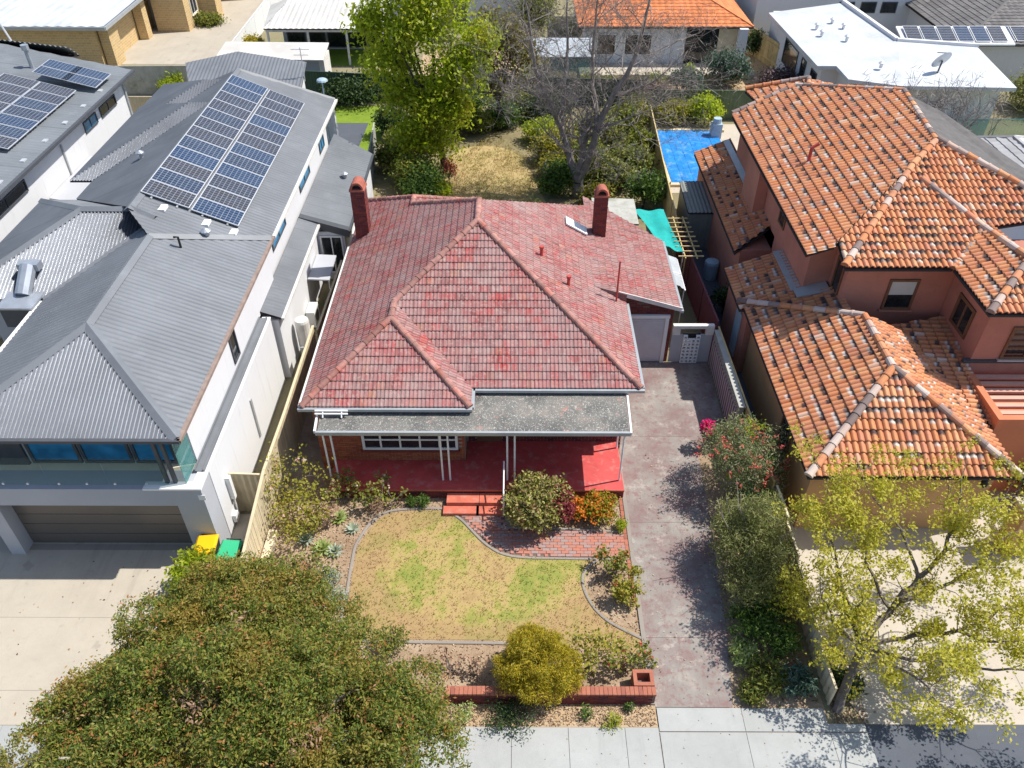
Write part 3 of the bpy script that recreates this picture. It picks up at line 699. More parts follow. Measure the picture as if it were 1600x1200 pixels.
litter('fallen_leaves', [(-15, -8.2, 10.2, 15.4, .25), (-3, 3.5, 8.7, 10, .12), (3.8, 8, 7.5, 10.5, .2), (3.9, 6.2, 10.8, 20, .3), (9.3, 17, 10.4, 15.5, .5)], 420, .075, .045, MT['litter'], 19)
_rg = np.random.default_rng(31); _a = _rg.uniform(0, 6.283, 1500); _r = np.sqrt(_rg.random(1500)) * (1 + .12 * np.sin(5 * _a))
_c = np.stack([-1.3 + 2.9 * _r * np.cos(_a), 41.4 + 5.2 * _r * np.sin(_a), np.full(1500, .04)], 1)
LMdry = leaf_mat('dry_grass', [(.40, .29, .14), (.52, .40, .20), (.30, .27, .09), (.24, .18, .09)], trans=.4, rough=.9)
o = bpy.data.objects.new('back_lawn_grass', leaf_mesh('dry_tufts', _c, 9, .1, .17, .025, LMdry, 33, up=-.2, droop=-.9, minz=.0)); COL.objects.link(o); o['kind'] = 'stuff'
# ================================================================ RED TILED HOUSE
R = thing('red_tiled_house', 'single storey brick bungalow with a faded red tiled hip roof and red veranda', 'house', (-1.3, 25, 0))
tn = math.tan(rad(30))
A = (-6.82, 19.1, 3); B = (-1.4, 19.1, 3); Gp = (-4.11, 21.81, 3 + 2.71 * tn); C_ = (-1.4, 20.05, 3); D = (4.18, 20.05, 3)
J = (-4.11, 22.76, 3 + 2.71 * tn); K = (-1.32, 25.55, 3 + 5.5 * tn); K2 = (-1.32, 27.1, 3 + 5.5 * tn)
W0 = (-4.2, 29.98, 3 + 2.62 * tn); W1 = (-4.2, 30.6, 3 + 2.62 * tn); WL = (-6.82, 33.2, 3); WR = (-1.6, 33.2, 3); WV = (-1.58, 32.6, 3); E2 = (4.18, 32.6, 3)
GA = (2.98, 25.1, 3.70); GB = (6.3, 25.1, 2.68); GC = (6.3, 30.2, 2.68); GD = (2.98, 32.3, 3.70)
polys = [([A, B, Gp], (1, 0, 0)), ([C_, D, K, J], (1, 0, 0)), ([B, C_, J, Gp], (0, 1, 0)), ([D, E2, K2, K], (0, 1, 0)),
         ([WL, A, Gp, J, K, K2, W0, W1], (0, -1, 0)), ([WV, WR, W1, W0], (0, 1, 0)), ([GB, GC, GD, GA], (0, 1, 0))]
um = MB()
for p, u in polys + [([WR, WL, W1], None), ([E2, WV, W0, K2], None)]: um.slab([(a, b, c - .02) for a, b, c in p], .06)
roof = part('roof', um, MT['dark'], R)
full = []; stuff = MB()
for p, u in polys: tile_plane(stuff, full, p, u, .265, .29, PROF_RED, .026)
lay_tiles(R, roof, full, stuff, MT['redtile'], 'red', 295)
cme = cap_mesh(.40, .115, MT['redcap'])
for ln in ([A, Gp], [B, Gp], [Gp, J], [J, K], [D, K], [K2, K], [W0, K2], [W0, W1], [W1, WL], [W1, WR]): cap_line(ln, .40, cme, roof, .02)
# verge tiles and flashing of the garage wing
m = MB(); m.beam((GA[0] + .9, 25.06, 3.40), (GB[0] + .06, 25.06, GB[2] - .02), .035, .17); part('barge_board', m, MT['offwhite'], R)
m = MB(); m.slab([(2.98, 25.02, 3.73), (4.2, 25.02, 3.36), (4.2, 25.3, 3.36), (2.98, 25.3, 3.73)], .3); part('flashing', m, MT['redtile'], R)
# gutters
def gutter(pts, root, mat=None, w=.12, h=.1):
    m = MB()
    for a, b in zip(pts[:-1], pts[1:]): m.beam(a, b, w, h)
    return part('gutter', m, mat or MT['zinc'], root)
def gz(p, dx=0, dy=0): return (p[0] + dx, p[1] + dy, p[2] - .06)
gutter([gz(A, -.1, -.06), gz(B, .06, -.06)], R); gutter([gz(B, .06, 0), gz(C_, .06, -.0)], R); gutter([gz(C_, .06, -.06), gz(D, .1, -.06)], R)
gutter([gz(D, .06, .05), (4.24, 25.0, 2.94)], R); gutter([gz(A, -.06, .05), (-6.88, 29.2, 2.94)], R, MT['offwhite']); gutter([(-6.88, 30.2, 2.94), (-6.88, 33.2, 2.94)], R, MT['offwhite'])
gutter([(6.36, 25.0, 2.6), (6.36, 30.2, 2.6)], R)
# walls
def wall_part(x0, x1, y0, y1, z0, z1, mat=MT['dbrick'], root=R): m = MB(); m.box(x0, x1, y0, y1, z0, z1); return part('wall', m, mat, root)
w1 = wall_part(-6.55, -1.65, 19.28, 32.4, 0, 2.98, MT['mortar']); w2 = wall_part(-1.652, 3.72, 20.24, 32.38, 0, 2.975, MT['mortar'])
w3 = wall_part(3.722, 6.12, 25.3, 30.1, 0, 2.6, MT['dmortar'])
WINX = (-5.09, -1.87)
def t1(e, f): return not (-6.55 + e > WINX[0] - .02 and -6.55 + e < WINX[1] + .02 and .96 < f < 2.45)
m = MB(); brick_field(m, None, (-6.55, 19.28, 0.0), (1, 0, 0), (0, 0, 1), (0, -1, 0), 4.9, 2.95, test=t1, seed=2); part('brickwork', m, MT['brick'], w1, kind='stuff')
m = MB(); brick_field(m, None, (-1.6, 20.24, 0.0), (1, 0, 0), (0, 0, 1), (0, -1, 0), 5.32, 2.93, seed=3, test=lambda e, f: not (.25 < e < 1.2 and f < 2.5)); part('brickwork', m, MT['dbrick'], w2, kind='stuff')
m = MB(); brick_field(m, None, (3.72, 20.24, 0.0), (0, 1, 0), (0, 0, 1), (1, 0, 0), 5, 2.93, seed=4); part('brickwork', m, MT['dbrick'], w2, kind='stuff')
m = MB(); brick_field(m, None, (-6.55, 32.3, 0.0), (0, -1, 0), (0, 0, 1), (-1, 0, 0), 13, 2.93, bw=.48, bh=.172, seed=5); part('brickwork', m, MT['dbrick'], w1, kind='stuff')
# brick gable over the garage and its pier
m = MB(); brick_field(m, None, (3.72, 25.3, 0.0), (1, 0, 0), (0, 0, 1), (0, -1, 0), 2.4, 3.3, seed=6, test=lambda e, f: (f > 2.3 and f < 3.3 - .30 * e) or (e > 2.12 and f < 2.6)); part('brickwork', m, MT['dbrick'], w3, kind='stuff')
m = MB(); m.poly([(3.72, 25.29, 2.6), (6.12, 25.29, 2.6), (6.12, 25.29, 2.62), (3.72, 25.29, 3.34)]); part('gable', m, MT['dmortar'], R)
# garage door
m = MB(); m.box(3.9, 5.82, 25.24, 25.27, 0.03, 2.18)
gd = part('garage_door', m, MT['rollerdoor'], R)
m = MB()
for k in range(1, 22): m.box(3.92, 5.80, 25.225, 25.239, k * .098 - .006, k * .098 + .02)
part('slats', m, MT['rollerdoor'], gd, kind='stuff')
m = MB(); m.box(3.72, 5.98, 25.17, 25.27, 2.18, 2.31); m.box(5.82, 5.96, 25.18, 25.268, 0.02, 2.18); m.box(3.75, 3.9, 25.18, 25.268, .02, 2.18); part('door_frame', m, MT['white'], R)
# front window: white casement with small lower lights
window(R, (-3.48, 19.24, 1.74), (1, 0, 0), (0, -1, 0), 3.2, 1.5, MT['white'], MT['glassdark'], bars_u=(-.98, -.33, .33, .98), bars_v=(-.30,), fr=.085, sill=MT['dbrick'])
m = MB(); m.box(-1.3, -.42, 20.17, 20.23, .44, 2.5); fd = part('front_door', m, MT['wood'], R)
m = MB(); m.dome((-.55, 20.15, 1.45), .035, 8, 3); part('handle', m, MT['alu'], fd)
# veranda: slab, steps, flat roof on slim paired posts
m = MB(); m.box(-6.1, 3.62, 17.93, 19.26, 0, .42); m.box(-1.64, 3.621, 19.261, 20.22, 0, .4195); part('veranda_floor', m, MT['veranda'], R)
m = MB(); m.box(-6.12, 3.63, 17.90, 17.925, .36, .424); part('nosing', m, MT['redstep'], R)
m = MB(); brick_field(m, None, (-6.1, 17.93, 0), (1, 0, 0), (0, 0, 1), (0, -1, 0), 9.7, .345, seed=8); part('base_bricks', m, MT['dbrick'], R, kind='stuff')
for z, y0 in ((.28, 17.48), (.14, 17.12)):
    for a, b in ((-2.2, -1.14), (-1.125, -.32)):
        m = MB(); m.box(a, b, y0 if z > .2 else 17.15, 17.895, 0, z) if z > .2 else m.box(a - .1, b, 17.14, 17.475, 0, z); part('step', m, MT['redstep'], R)
m = MB(); m.slab([(-6.18, 18.28, 2.72), (3.60, 18.28, 2.72), (3.66, 20.22, 2.80), (-1.63, 20.22, 2.80), (-1.64, 19.27, 2.775), (-6.26, 19.27, 2.775)], .07); vr = part('veranda_roof', m, MT['fibro'], R)
m = MB(); m.box(-6.24, 3.66, 18.19, 18.275, 2.60, 2.735); part('fascia', m, MT['zinc'], vr)
m = MB(); m.beam((3.67, 18.2, 2.69), (3.73, 20.2, 2.78), .06, .12); m.beam((-6.27, 18.25, 2.69), (-6.33, 19.25, 2.75), .06, .12); part('fascia', m, MT['white'], vr)
pm = MB(); pm.tube([(0, 0, 0), (0, 0, 2.24)], .032, 8); pme = pm.mesh('veranda_post', MT['white'])
for x in (-6.07, -5.83, -2.36, -2.12, -.22, .02, 3.5): place('veranda_post', pme, Matrix.Translation((x, 18.36, .42)), R)
place('veranda_post', pme, Matrix.Translation((3.56, 19.9, .42)), R)
m = MB(); m.tube([(-.33, 17.1, .1), (-.33, 17.1, 1.12), (-.33, 18.3, 1.36)], .025, 8); part('handrail', m, MT['white'], R)
# chimneys with arched brick caps
def chimney(x0, x1, y0, y1, z0, z1, seed):
    m = MB(); m.box(x0 + .012, x1 - .012, y0 + .012, y1 - .012, z0, z1); c = part('chimney', m, MT['dmortar'], R)
    b = MB(); h = z1 - z0
    for o, u, out, w in (((x0, y0 + .012, z0), (1, 0, 0), (0, -1, 0), x1 - x0), ((x1 - .012, y0, z0), (0, 1, 0), (1, 0, 0), y1 - y0), ((x0 + .012, y1, z0), (0, -1, 0), (-1, 0, 0), y1 - y0), ((x1, y1 - .012, z0), (-1, 0, 0), (0, 1, 0), x1 - x0)):
        brick_field(b, None, o, u, (0, 0, 1), out, w, h, bw=.235, seed=seed)
    part('brickwork', b, MT['dbrick'], c, kind='stuff')
    b = MB(); b.box(x0 - .03, x1 + .03, y0 - .03, y1 + .03, z1, z1 + .08); xm = (x0 + x1) / 2; r = (x1 - x0) / 2 - .02
    N = 10
    for k in range(N):                       # barrel hood, open at front and back
        a, e = math.pi * k / N, math.pi * (k + 1) / N
        pts = []
        for rr_, t in ((r, a), (r, e), (r - .07, e), (r - .07, a)): pts.append((xm + rr_ * math.cos(t), z1 + .08 + rr_ * math.sin(t) * 1.15))
        i = [b.vert((p[0], y0, p[1])) for p in pts] + [b.vert((p[0], y1, p[1])) for p in pts]
        b.face(i[3::-1]); b.face(i[4:]); b.face([i[0], i[1], i[5], i[4]]); b.face([i[3], i[7], i[6], i[2]])
    part('hood', b, MT['hood'], c)
    b = MB(); b.box(xm - r + .072, xm + r - .072, y0 + .14, y1 - .14, z1 + .081, z1 + .1 + r * .7); part('flue', b, MT['black'], c)
chimney(-6.58, -6.02, 29.35, 30.0, 0, 5.35, 11)
chimney(3.2, 3.72, 29.0, 29.5, 3.0, 5.3, 12)
# vents, poles and skylight on the right-hand slope
def slope_z(x): return 3 + (4.18 - x) * tn
for x, y, h, r in ((3.78, 24.74, 1.75, .035), (1.93, 24.2, .34, .06), (.98, 25.3, .34, .06)):
    m = MB(); z = slope_z(x); m.tube([(x, y, z - .1), (x, y, z + h)], r, 8)
    if h < 1: m.tube([(x, y, z + h), (x, y, z + h + .07)], r * 1.5, 8)
    part('vent_pipe' if h < 1 else 'roof_pole', m, MT['redpipe'], R)
n_ = Vector((tn, 0, 1)).normalized(); s_ = Vector((-1, 0, tn)).normalized()
m = MB(); c = Vector((2.45, 28.95, slope_z(2.45))); m.obox(c + n_ * .09, s_, (0, 1, 0), n_, .5, .3, .03); part('skylight', m, MT['white'], R)
# pole bracket on the front gutter
m = MB(); 
for dy, z in ((-.16, 2.98), (-.22, 2.90)): m.tube([(-6.35, 19.1 + dy, z), (-5.3, 19.1 + dy, z)], .03, 6)
for x in (-6.1, -5.5): m.tube([(x, 18.92, 2.96), (x, 18.8, 2.80)], .025, 6)
part('pole_bracket', m, MT['white'], R)
# lean-to at the back
m = MB(); m.slab([(3.6, 32.0, 2.56), (5.55, 32.0, 2.5), (5.6, 34.4, 2.5), (3.6, 34.4, 2.56)], .08); part('lean_to_roof', m, MT['fibrofence'], R)
m = MB(); m.box(3.8, 5.4, 32.3, 34.2, 0, 2.45); part('lean_to_wall', m, MT['dmortar'], R)
# ================================================================ LEFT MODERN HOUSE
L = thing('white_rendered_house', 'two storey white rendered house with grey steel hip roofs, balcony and wide garage', 'house', (-12.4, 26, 0))
def wallp(root, name, mat, *b):
    m = MB(); m.box(*b); return part(name, m, mat, root)
def rwall(name, x0, x1, y0, y1, z0, z1, mat='render', root=L): return wallp(root, name, MT[mat], x0, x1, y0, y1, z0, z1)
# garage storey
rwall('wall', -9.80, -8.97, 15.55, 16.3, 0, 2.98, 'grey_and_shade'); rwall('wall', -15.55, -15.1, 15.55, 16.3, 0, 2.28, 'grey_and_shade')  # white front in shade: its grey is put into the render colour
rwall('lintel', -16.4, -9.802, 15.552, 16.3, 2.282, 2.978, 'grey_and_shade'); rwall('wall', -16.4, -16.1, 16.3, 24, 0, 2.978, 'grey_and_shade')
rwall('wall', -9.2, -8.95, 16.302, 24.0, 0, 2.98)
rwall('balcony_floor', -16.4, -9.202, 16.302, 24, 2.75, 2.977, 'floortile'); rwall('coping', -10.6, -8.93, 15.5, 15.8, 2.982, 3.05, 'white'); rwall('coping', -9.24, -8.93, 15.802, 24.0, 2.982, 3.04, 'render')
m = MB(); m.box(-15.1, -9.8, 16.02, 16.06, .02, 2.3); gd = part('garage_door', m, MT['garagedoor'], L)
for k in range(5):
    m = MB(); m.box(-15.08, -9.82, 15.995, 16.018, .05 + k * .45, .48 + k * .45); part('panel', m, MT['garagedoor'], gd)
m = MB(); m.box(-9.32, -9.02, 16.2, 23.9, 3.042, 3.07)
for x in (-9.31, -9.05): m.box(x - .02, x + .02, 16.2, 23.9, 3.07, 3.13)
part('box_gutter', m, MT['roofLx'], L)
m = MB(); m.box(-9.1, -8.9, 15.535, 15.549, 2.55, 2.75); part('meter_box', m, MT['white'], L)
m = MB(); m.box(-8.948, -8.80, 17.0, 17.16, .95, 1.9); m.box(-8.9, -8.86, 17.06, 17.1, .1, .95); m.box(-8.948, -8.82, 16.7, 16.95, .2, .5); part('meter_box', m, MT['white'], L)
m = MB(); m.box(-8.948, -8.90, 20.3, 20.42, .5, 2.2); part('downpipe', m, MT['zinc'], L)
# upper storey walls
rwall('wall', -15.4, -9.36, 16.62, 26.4, 2.98, 4.84); rwall('wall', -17.3, -9.5, 26.4, 39.0, 0, 4.94); rwall('wall', -18.4, -15.402, 23.0, 29, 0, 4.93, 'grey_and_shade')
for k, (x0, x1) in enumerate(((-14.2, -12.72), (-12.66, -11.2), (-11.14, -9.9))):
    window(L, ((x0 + x1) / 2, 16.60, 3.98), (1, 0, 0), (0, -1, 0), x1 - x0, 1.9, MT['charcoal'], MT['glassblue'], fr=.09)
m = MB(); m.box(-15.6, -9.4, 15.7, 16.5, 4.86, 4.89); part('soffit', m, MT['white'], L)  # white underside, coloured to bounce light into the balcony
rwall('screen_wall', -15.38, -14.3, 16.52, 16.6, 2.98, 4.82, 'charcoal')
for y0, y1, z in ((27.4, 29.6, 4.25), (32.5, 34.6, 4.2), (37.0, 38.1, 4.0)):
    window(L, (-9.495, (y0 + y1) / 2, z), (0, 1, 0), (1, 0, 0), y1 - y0, .95, MT['charcoal'], MT['glassblue'], bars_u=(0,), fr=.06)
window(L, (-9.355, 21.2, 4.0), (0, 1, 0), (1, 0, 0), .6, 1.4, MT['charcoal'], MT['glassdark'], fr=.06, name='window')
# balcony glass, posts
g = MB()
for k in range(3): g = MB(); g.box(-15.0 + k * 1.72, -13.32 + k * 1.72, 15.66, 15.675, 3.06, 4.12); part('glass_balustrade', g, MT['glassgreen'], L)
g = MB(); g.box(-9.40, -9.385, 15.7, 16.58, 3.06, 4.9); part('glass_screen', g, MT['glassteal'], L)
pb = MB(); pb.tube([(0, 0, 0), (0, -.05, 0)], .04, 8); pbm = pb.mesh('glass_clamp', MT['alu'])
for x in (-14.6, -13.9, -13.0, -12.2, -11.4, -10.5): place('glass_clamp', pbm, Matrix.Translation((x, 15.67, 3.12)), L)
for x in (-15.35, -15.15, -9.95, -9.72):
    m = MB(); m.box(x - .05, x + .05, 15.72, 15.82, 2.98, 4.95); part('balcony_post', m, MT['charcoal'], L)
# roofs
def steel_roof(root, poly, u, mat, pitch=.09, amp=.012, name='roof', seg=4):
    m = MB(); corr(m, poly, u, pitch, amp, seg); o = part(name, m, mat, root)
    b = MB(); b.slab([(p[0], p[1], p[2] - .03) for p in poly], .05); part('lining', b, MT['dark'], o); return o
RA = [(-9.08, 15.53, 5), (-9.08, 26.3, 5), (-12.4, 23.9, 6.4), (-12.4, 18.85, 6.4)]
steel_roof(L, RA, (0, 1, 0), MT['roofL'], pitch=.19, amp=.011, seg=6)
rf = steel_roof(L, [(-15.72, 15.53, 5), (-9.08, 15.53, 5), (-12.4, 18.85, 6.4)], (1, 0, 0), MT['roofrib'], pitch=.115, amp=.032)
steel_roof(L, [(-15.72, 15.53, 5), (-12.4, 18.85, 6.4), (-12.4, 25.4, 6.4), (-15.72, 22.2, 5)], (0, -1, 0), MT['roofL'], pitch=.19, amp=.011, seg=6)
steel_roof(L, [(-19.0, 22.2, 5), (-15.72, 22.2, 5), (-12.5, 25.4, 6.37), (-12.6, 25.75, 6.5), (-15.4, 25.75, 6.5)], (1, 0, 0), MT['roofrib'], pitch=.125, amp=.032)
steel_roof(L, [(-19.0, 22.2, 5), (-15.4, 25.75, 6.5), (-19.0, 29.3, 5)], (0, -1, 0), MT['roofL'])
steel_roof(L, [(-15.4, 25.75, 6.5), (-12.6, 25.75, 6.5), (-17.65, 29.3, 5), (-19.0, 29.3, 5)], (-1, 0, 0), MT['roofLx'])
B0 = [(-9.05, 26.32, 5.03), (-9.1, 40.2, 5.03), (-13.35, 39.2, 6.84), (-13.35, 25.0, 6.84), (-12.42, 23.95, 6.44)]
rb = steel_roof(L, B0, (0, 1, 0), MT['roofL'], pitch=.19, amp=.011, seg=6)
steel_roof(L, [(-13.35, 25.2, 6.83), (-13.35, 39.2, 6.83), (-17.65, 40.4, 5), (-17.65, 29.4, 5)], (0, -1, 0), MT['roofL'])
for (tx, ty, L2) in ((-18.6, 31.0, 4.15), (-18.5, 35.1, 3.6)):
    x0 = -17.65; dz = L2 * .42
    steel_roof(L, [(tx, ty, 5.02), (x0, ty, 5.02), (x0 + L2, ty + L2, 5.02 + dz), (tx + L2, ty + L2, 5.02 + dz)], (1, 0, 0), MT['roofrib'], pitch=.125, amp=.032)
    steel_roof(L, [(tx, ty, 5.01), (tx + L2, ty + L2, 5.01 + dz), (tx, ty + 2 * L2, 5.01)], (0, -1, 0), MT['roofL'])
steel_roof(L, [(-17.6, 43.3, 4.3), (-11.6, 43.3, 4.3), (-11.7, 46.0, 4.97), (-15.8, 47.0, 5.22), (-18.5, 45.9, 4.95)], (1, 0, 0), MT['roofLx'], pitch=.2); rwall('wall', -17.2, -11.9, 43.8, 45.6, 0, 4.2)
rwall('wall', -16.8, -10, 39.002, 43.8, 0, 3.6)
# ridge and hip flashings
def flash(root, pts, w=.22, mat='roofLx', dz=.035):
    m = MB()
    for a, b in zip(pts[:-1], pts[1:]):
        a = Vector(a); b = Vector(b); d = (b - a).normalized(); y = Vector((0, 0, 1)).cross(d).normalized(); z = d.cross(y)
        q = [a + y * w * .8 - z * w * .25, a + z * dz * 1.6, a - y * w * .8 - z * w * .25]
        r = [p + (b - a) for p in q]
        i = [m.vert(p) for p in q + r]; m.face([i[0], i[3], i[4], i[1]]); m.face([i[1], i[4], i[5], i[2]])
    return part('ridge_flashing', m, MT[mat], root)
for ln in ([(-9.08, 15.53, 5.03), (-12.4, 18.85, 6.43)], [(-15.72, 15.53, 5.03), (-12.4, 18.85, 6.43)], [(-12.4, 18.85, 6.43), (-12.4, 23.95, 6.45)], [(-9.08, 26.3, 5.05), (-12.4, 23.95, 6.46)],
           [(-12.5, 25.0, 6.55), (-13.35, 25.2, 6.87)], [(-13.35, 25.0, 6.87), (-13.35, 39.2, 6.87)], [(-15.4, 25.75, 6.53), (-12.6, 25.75, 6.53)], [(-19, 22.2, 5.03), (-15.4, 25.75, 6.53)], [(-19, 29.3, 5.03), (-15.4, 25.75, 6.53)],
           [(-15.72, 22.2, 5.03), (-12.5, 25.4, 6.4)], [(-13.35, 39.2, 6.86), (-9.1, 40.2, 5.05)]): flash(L, ln)
gutter([(-9.02, 15.45, 4.97), (-9.02, 26.4, 4.97)], L, MT['gutterbrown']); gutter([(-15.8, 15.47, 4.97), (-9.0, 15.47, 4.97)], L, MT['charcoal']); gutter([(-9.0, 26.4, 4.99), (-9.03, 40.2, 4.99)], L, MT['offwhite'])
gutter([(-15.78, 15.5, 4.97), (-15.78, 22.1, 4.97)], L, MT['white']); gutter([(-19, 22.14, 4.97), (-15.8, 22.14, 4.97)], L, MT['charcoal'])
# side lean-to roof
steel_roof(L, [(-9.42, 24.2, 3.15), (-8.62, 24.2, 2.85), (-8.62, 31.3, 2.85), (-9.42, 31.3, 3.15)], (0, 1, 0), MT['roofL'], pitch=.2, amp=.005)
steel_roof(L, [(-9.42, 31.3, 3.15), (-7.35, 31.3, 2.5), (-7.4, 39.4, 2.5), (-9.45, 40.4, 3.15)], (0, 1, 0), MT['roofL'], pitch=.2, amp=.005)
gutter([(-8.58, 24.2, 2.8), (-8.58, 31.3, 2.8)], L, MT['offwhite']); gutter([(-7.3, 31.3, 2.45), (-7.35, 39.4, 2.45)], L, MT['charcoal'])
rwall('wall', -9.45, -8.75, 24.21, 31.35, 0, 2.74); rwall('wall', -9.44, -7.55, 31.36, 39.2, 0, 2.44)
window(L, (-8.15, 31.352, 1.3), (1, 0, 0), (0, -1, 0), 1.0, 1.9, MT['white'], MT['glassdark'], bars_u=(0,))
m = MB(); m.slab([(-9.4, 31.28, 3.2), (-7.3, 31.28, 2.55), (-7.3, 31.6, 2.55), (-9.4, 31.6, 3.2)], .35); part('bargeboard', m, MT['charcoal'], L)
# things on the roofs
def roof_vent(root, p, s=1.0, mat='cowl'):
    m = MB(); x, y, z = p; m.tube([(x, y, z - .05), (x, y, z + .2 * s)], .10 * s, 10); m.tube([(x, y, z + .2 * s), (x, y, z + .25 * s), (x, y, z + .34 * s)], [.19 * s, .19 * s, .05 * s], 10); return part('roof_vent', m, MT[mat], root)
pz = lambda x: 5 + .42 * (-9.08 - x)
roof_vent(L, (-10.9, 25.05, pz(-10.9))); m = MB(); m.tube([(-11.4, 23.9, 6.0), (-11.4, 23.9, 6.4), (-11.55, 23.9, 6.4)], .04, 6); part('vent_pipe', m, MT['black'], L)
roof_vent(L, (-15.3, 31.0, 6.05), .9); roof_vent(L, (-15.6, 35.0, 5.95), .9); roof_vent(L, (-8.2, 36.0, 2.78), .9)
for x in (-12.5, -11.1, -10.2): m = MB(); m.box(x - .12, x + .12, 25.55, 25.95, pz(x) + .03, pz(x) + .12); part('isolator_box', m, MT['white'], L)
# flue box
m = MB(); m.box(-16.9, -15.8, 21.6, 22.3, 4.3, 5.05); fb = part('flue_box', m, MT['charcoal'], L)
m = MB(); m.box(-16.95, -15.75, 21.5, 22.6, 5.052, 5.12); m.tube([(-16.4, 22.3, 5.1), (-16.35, 23.1, 5.75)], .26, 10); m.box(-16.7, -16.0, 23.0, 23.35, 5.6, 5.85); part('cowl', m, MT['cowl'], fb)
def panel_mesh(w, h):
    m = MB(); t = .035; m.cur = 1; m.box(0, w, 0, h, 0, t); m.cur = 0
    m.poly([(.03, .03, t + .003), (w - .03, .03, t + .003), (w - .03, h - .03, t + .003), (.03, h - .03, t + .003)], [(0, 0), (1, 0), (1, 1), (0, 1)])
    return m.mesh('solar_panel', [MT['cells'], MT['alu']], useuv=True)
pme = panel_mesh(1.70, .985)
SA = thing('solar_array', 'long array of solar panels in two columns on the grey roof of the white house', 'solar panels', (-11.8, 32, 6.3))
u_ = Vector((1, 0, -.42)).normalized(); n_ = Vector((.42, 0, 1)).normalized(); s_ = n_.cross(u_)
O = Vector((-13.32, 26.15, pz(-13.32) + .16))
for r in range(12):
    for c in range(2):
        y = r * 1.0 + (0 if c == 0 else -.05)
        if c == 1 and r == 12: continue
        place('solar_panel', pme, frame(O + u_ * (c * 1.78) + s_ * y, u_, s_, n_), SA)
m = MB()
for d in (.4, 1.3, 2.2, 3.1): m.beam(O + u_ * d + n_ * -.05 - s_ * .12, O + u_ * d + n_ * -.05 + s_ * 12, .05, .05)
part('mounting_rail', m, MT['alu'], SA)
# aerials at the far end of the roof
m = MB(); m.tube([(-11.6, 44.6, 4.4), (-11.6, 44.6, 6.2)], .025, 5); m.beam((-12.1, 44.6, 6.1), (-11.1, 44.6, 6.1), .03, .03); m.beam((-12.0, 44.6, 5.8), (-11.2, 44.6, 5.8), .03, .03)
single('tv_aerial', m, MT['alu'], 'thin tv aerial on the far low grey roof', 'aerial')
m = MB(); m.tube([(-9.9, 41.2, 2.4), (-9.85, 41.2, 5.6)], .04, 6); m.dome((-9.85, 41.2, 5.6), .3, 10, 3, .5)
single('vent_pole', m, MT['blueplastic'], 'pale pole with a blue domed top behind the solar roof', 'pole')
m = MB(); m.slab([(-21.7, 34.4, 2.75), (-20.55, 33.6, 2.7), (-20.5, 38.2, 2.7), (-21.5, 38.5, 2.75)], .12)
# ================================================================ FAR LEFT HOUSE
H = thing('dark_roofed_house', 'white walled house at the left edge with a dark roof carrying solar panels', 'house', (-25, 38, 0))
wallp(H, 'wall', MT['render'], -36, -21.45, 26, 44.0, 0, 4.55)
Hs = .12
def hz(x): return 5.0 + Hs * (-21.0 - x)
steel_roof(H, [(-21.0, 25, 5.0), (-21.0, 44.6, 5.0), (-31.0, 46.6, hz(-31)), (-31.0, 25, hz(-31))], (0, 1, 0), MT['roofdark'], pitch=.25, amp=.02)
steel_roof(H, [(-31.0, 46.6, hz(-31)), (-24.6, 45.2, hz(-24.6)), (-25.5, 48.2, 4.6), (-33, 49, 4.6)], (-1, 0, 0), MT['roofdark'], pitch=.3, amp=.04)
gutter([(-20.94, 25, 4.95), (-20.94, 44.6, 4.95)], H, MT['charcoal'], .16, .14)
for y0, y1 in ((29.0, 32.4), (38.6, 40.1), (40.6, 42.6)): window(H, (-21.44, (y0 + y1) / 2, 4.15), (0, 1, 0), (1, 0, 0), y1 - y0, .55, MT['charcoal'], MT['glassblue'] if y0 == 38.6 else MT['glassdark'], bars_u=(0,), fr=.06)
m = MB(); m.box(-21.44, -21.38, 36.0, 36.1, 0, 4.4); m.box(-21.44, -21.36, 43.8, 43.95, 0, 4.5); part('downpipe', m, MT['zinc'], H)
m = MB(); m.slab([(-21.4, 33.6, 2.9), (-20.2, 33.4, 2.8), (-20.2, 37.8, 2.8), (-21.4, 38.2, 2.9)], .12); part('awning', m, MT['grey_and_shade'], H)
m = MB(); m.tube([(-25.6, 43.2, 5.4), (-25.6, 43.2, 6.5)], .12, 8); m.tube([(-25.6, 43.2, 6.5), (-25.6, 43.2, 6.75)], .2, 8); part('flue', m, MT['cowl'], H)
for k in range(7): m = MB(); m.box(-21.5, -21.3, 28.5 + k * 2.1, 28.8 + k * 2.1, 5.05, 5.10); part('roof_bracket', m, MT['alu'], H)
uh = Vector((1, 0, -.26)).normalized(); nh = Vector((.26, 0, 1)).normalized(); sh = nh.cross(uh)
HA = thing('solar_array', 'solar panels covering the dark roof at the left edge, below the flue', 'solar panels', (-24, 37, 5.6))
for r in range(7):
    for c in range(3):
        if r == 6 and c == 2: continue
        place('solar_panel', pme, frame(Vector((-22.2, 33.4, 5.32)) - uh * (1.72 * (c + 1)) + sh * (r * 1.02), uh, sh, nh), HA)
HB = thing('solar_array', 'small pair of tilted solar panels beside the flue on the dark roof', 'solar panels', (-22.6, 41.6, 5.5))
for r in range(2):
    for c in range(2): place('solar_panel', pme, frame(Vector((-21.7, 40.9, 5.40)) - uh * (1.72 * (c + 1)) * .8 + sh * (r * 1.02), uh, sh, nh), HB)
# ================================================================ TERRACOTTA HOUSE ON THE RIGHT
T = thing('terracotta_house', 'two storey salmon rendered house with orange barrel tiled roofs and a tiled garage', 'house', (13, 26, 0))
sL = .356; sA = .356
zl = lambda x: 5.8 + sL * (x - 10.0)
za = lambda y: 5.8 + sA * (y - 23.0)
zc = lambda x: 5.8 + .40 * (x - 14.67)
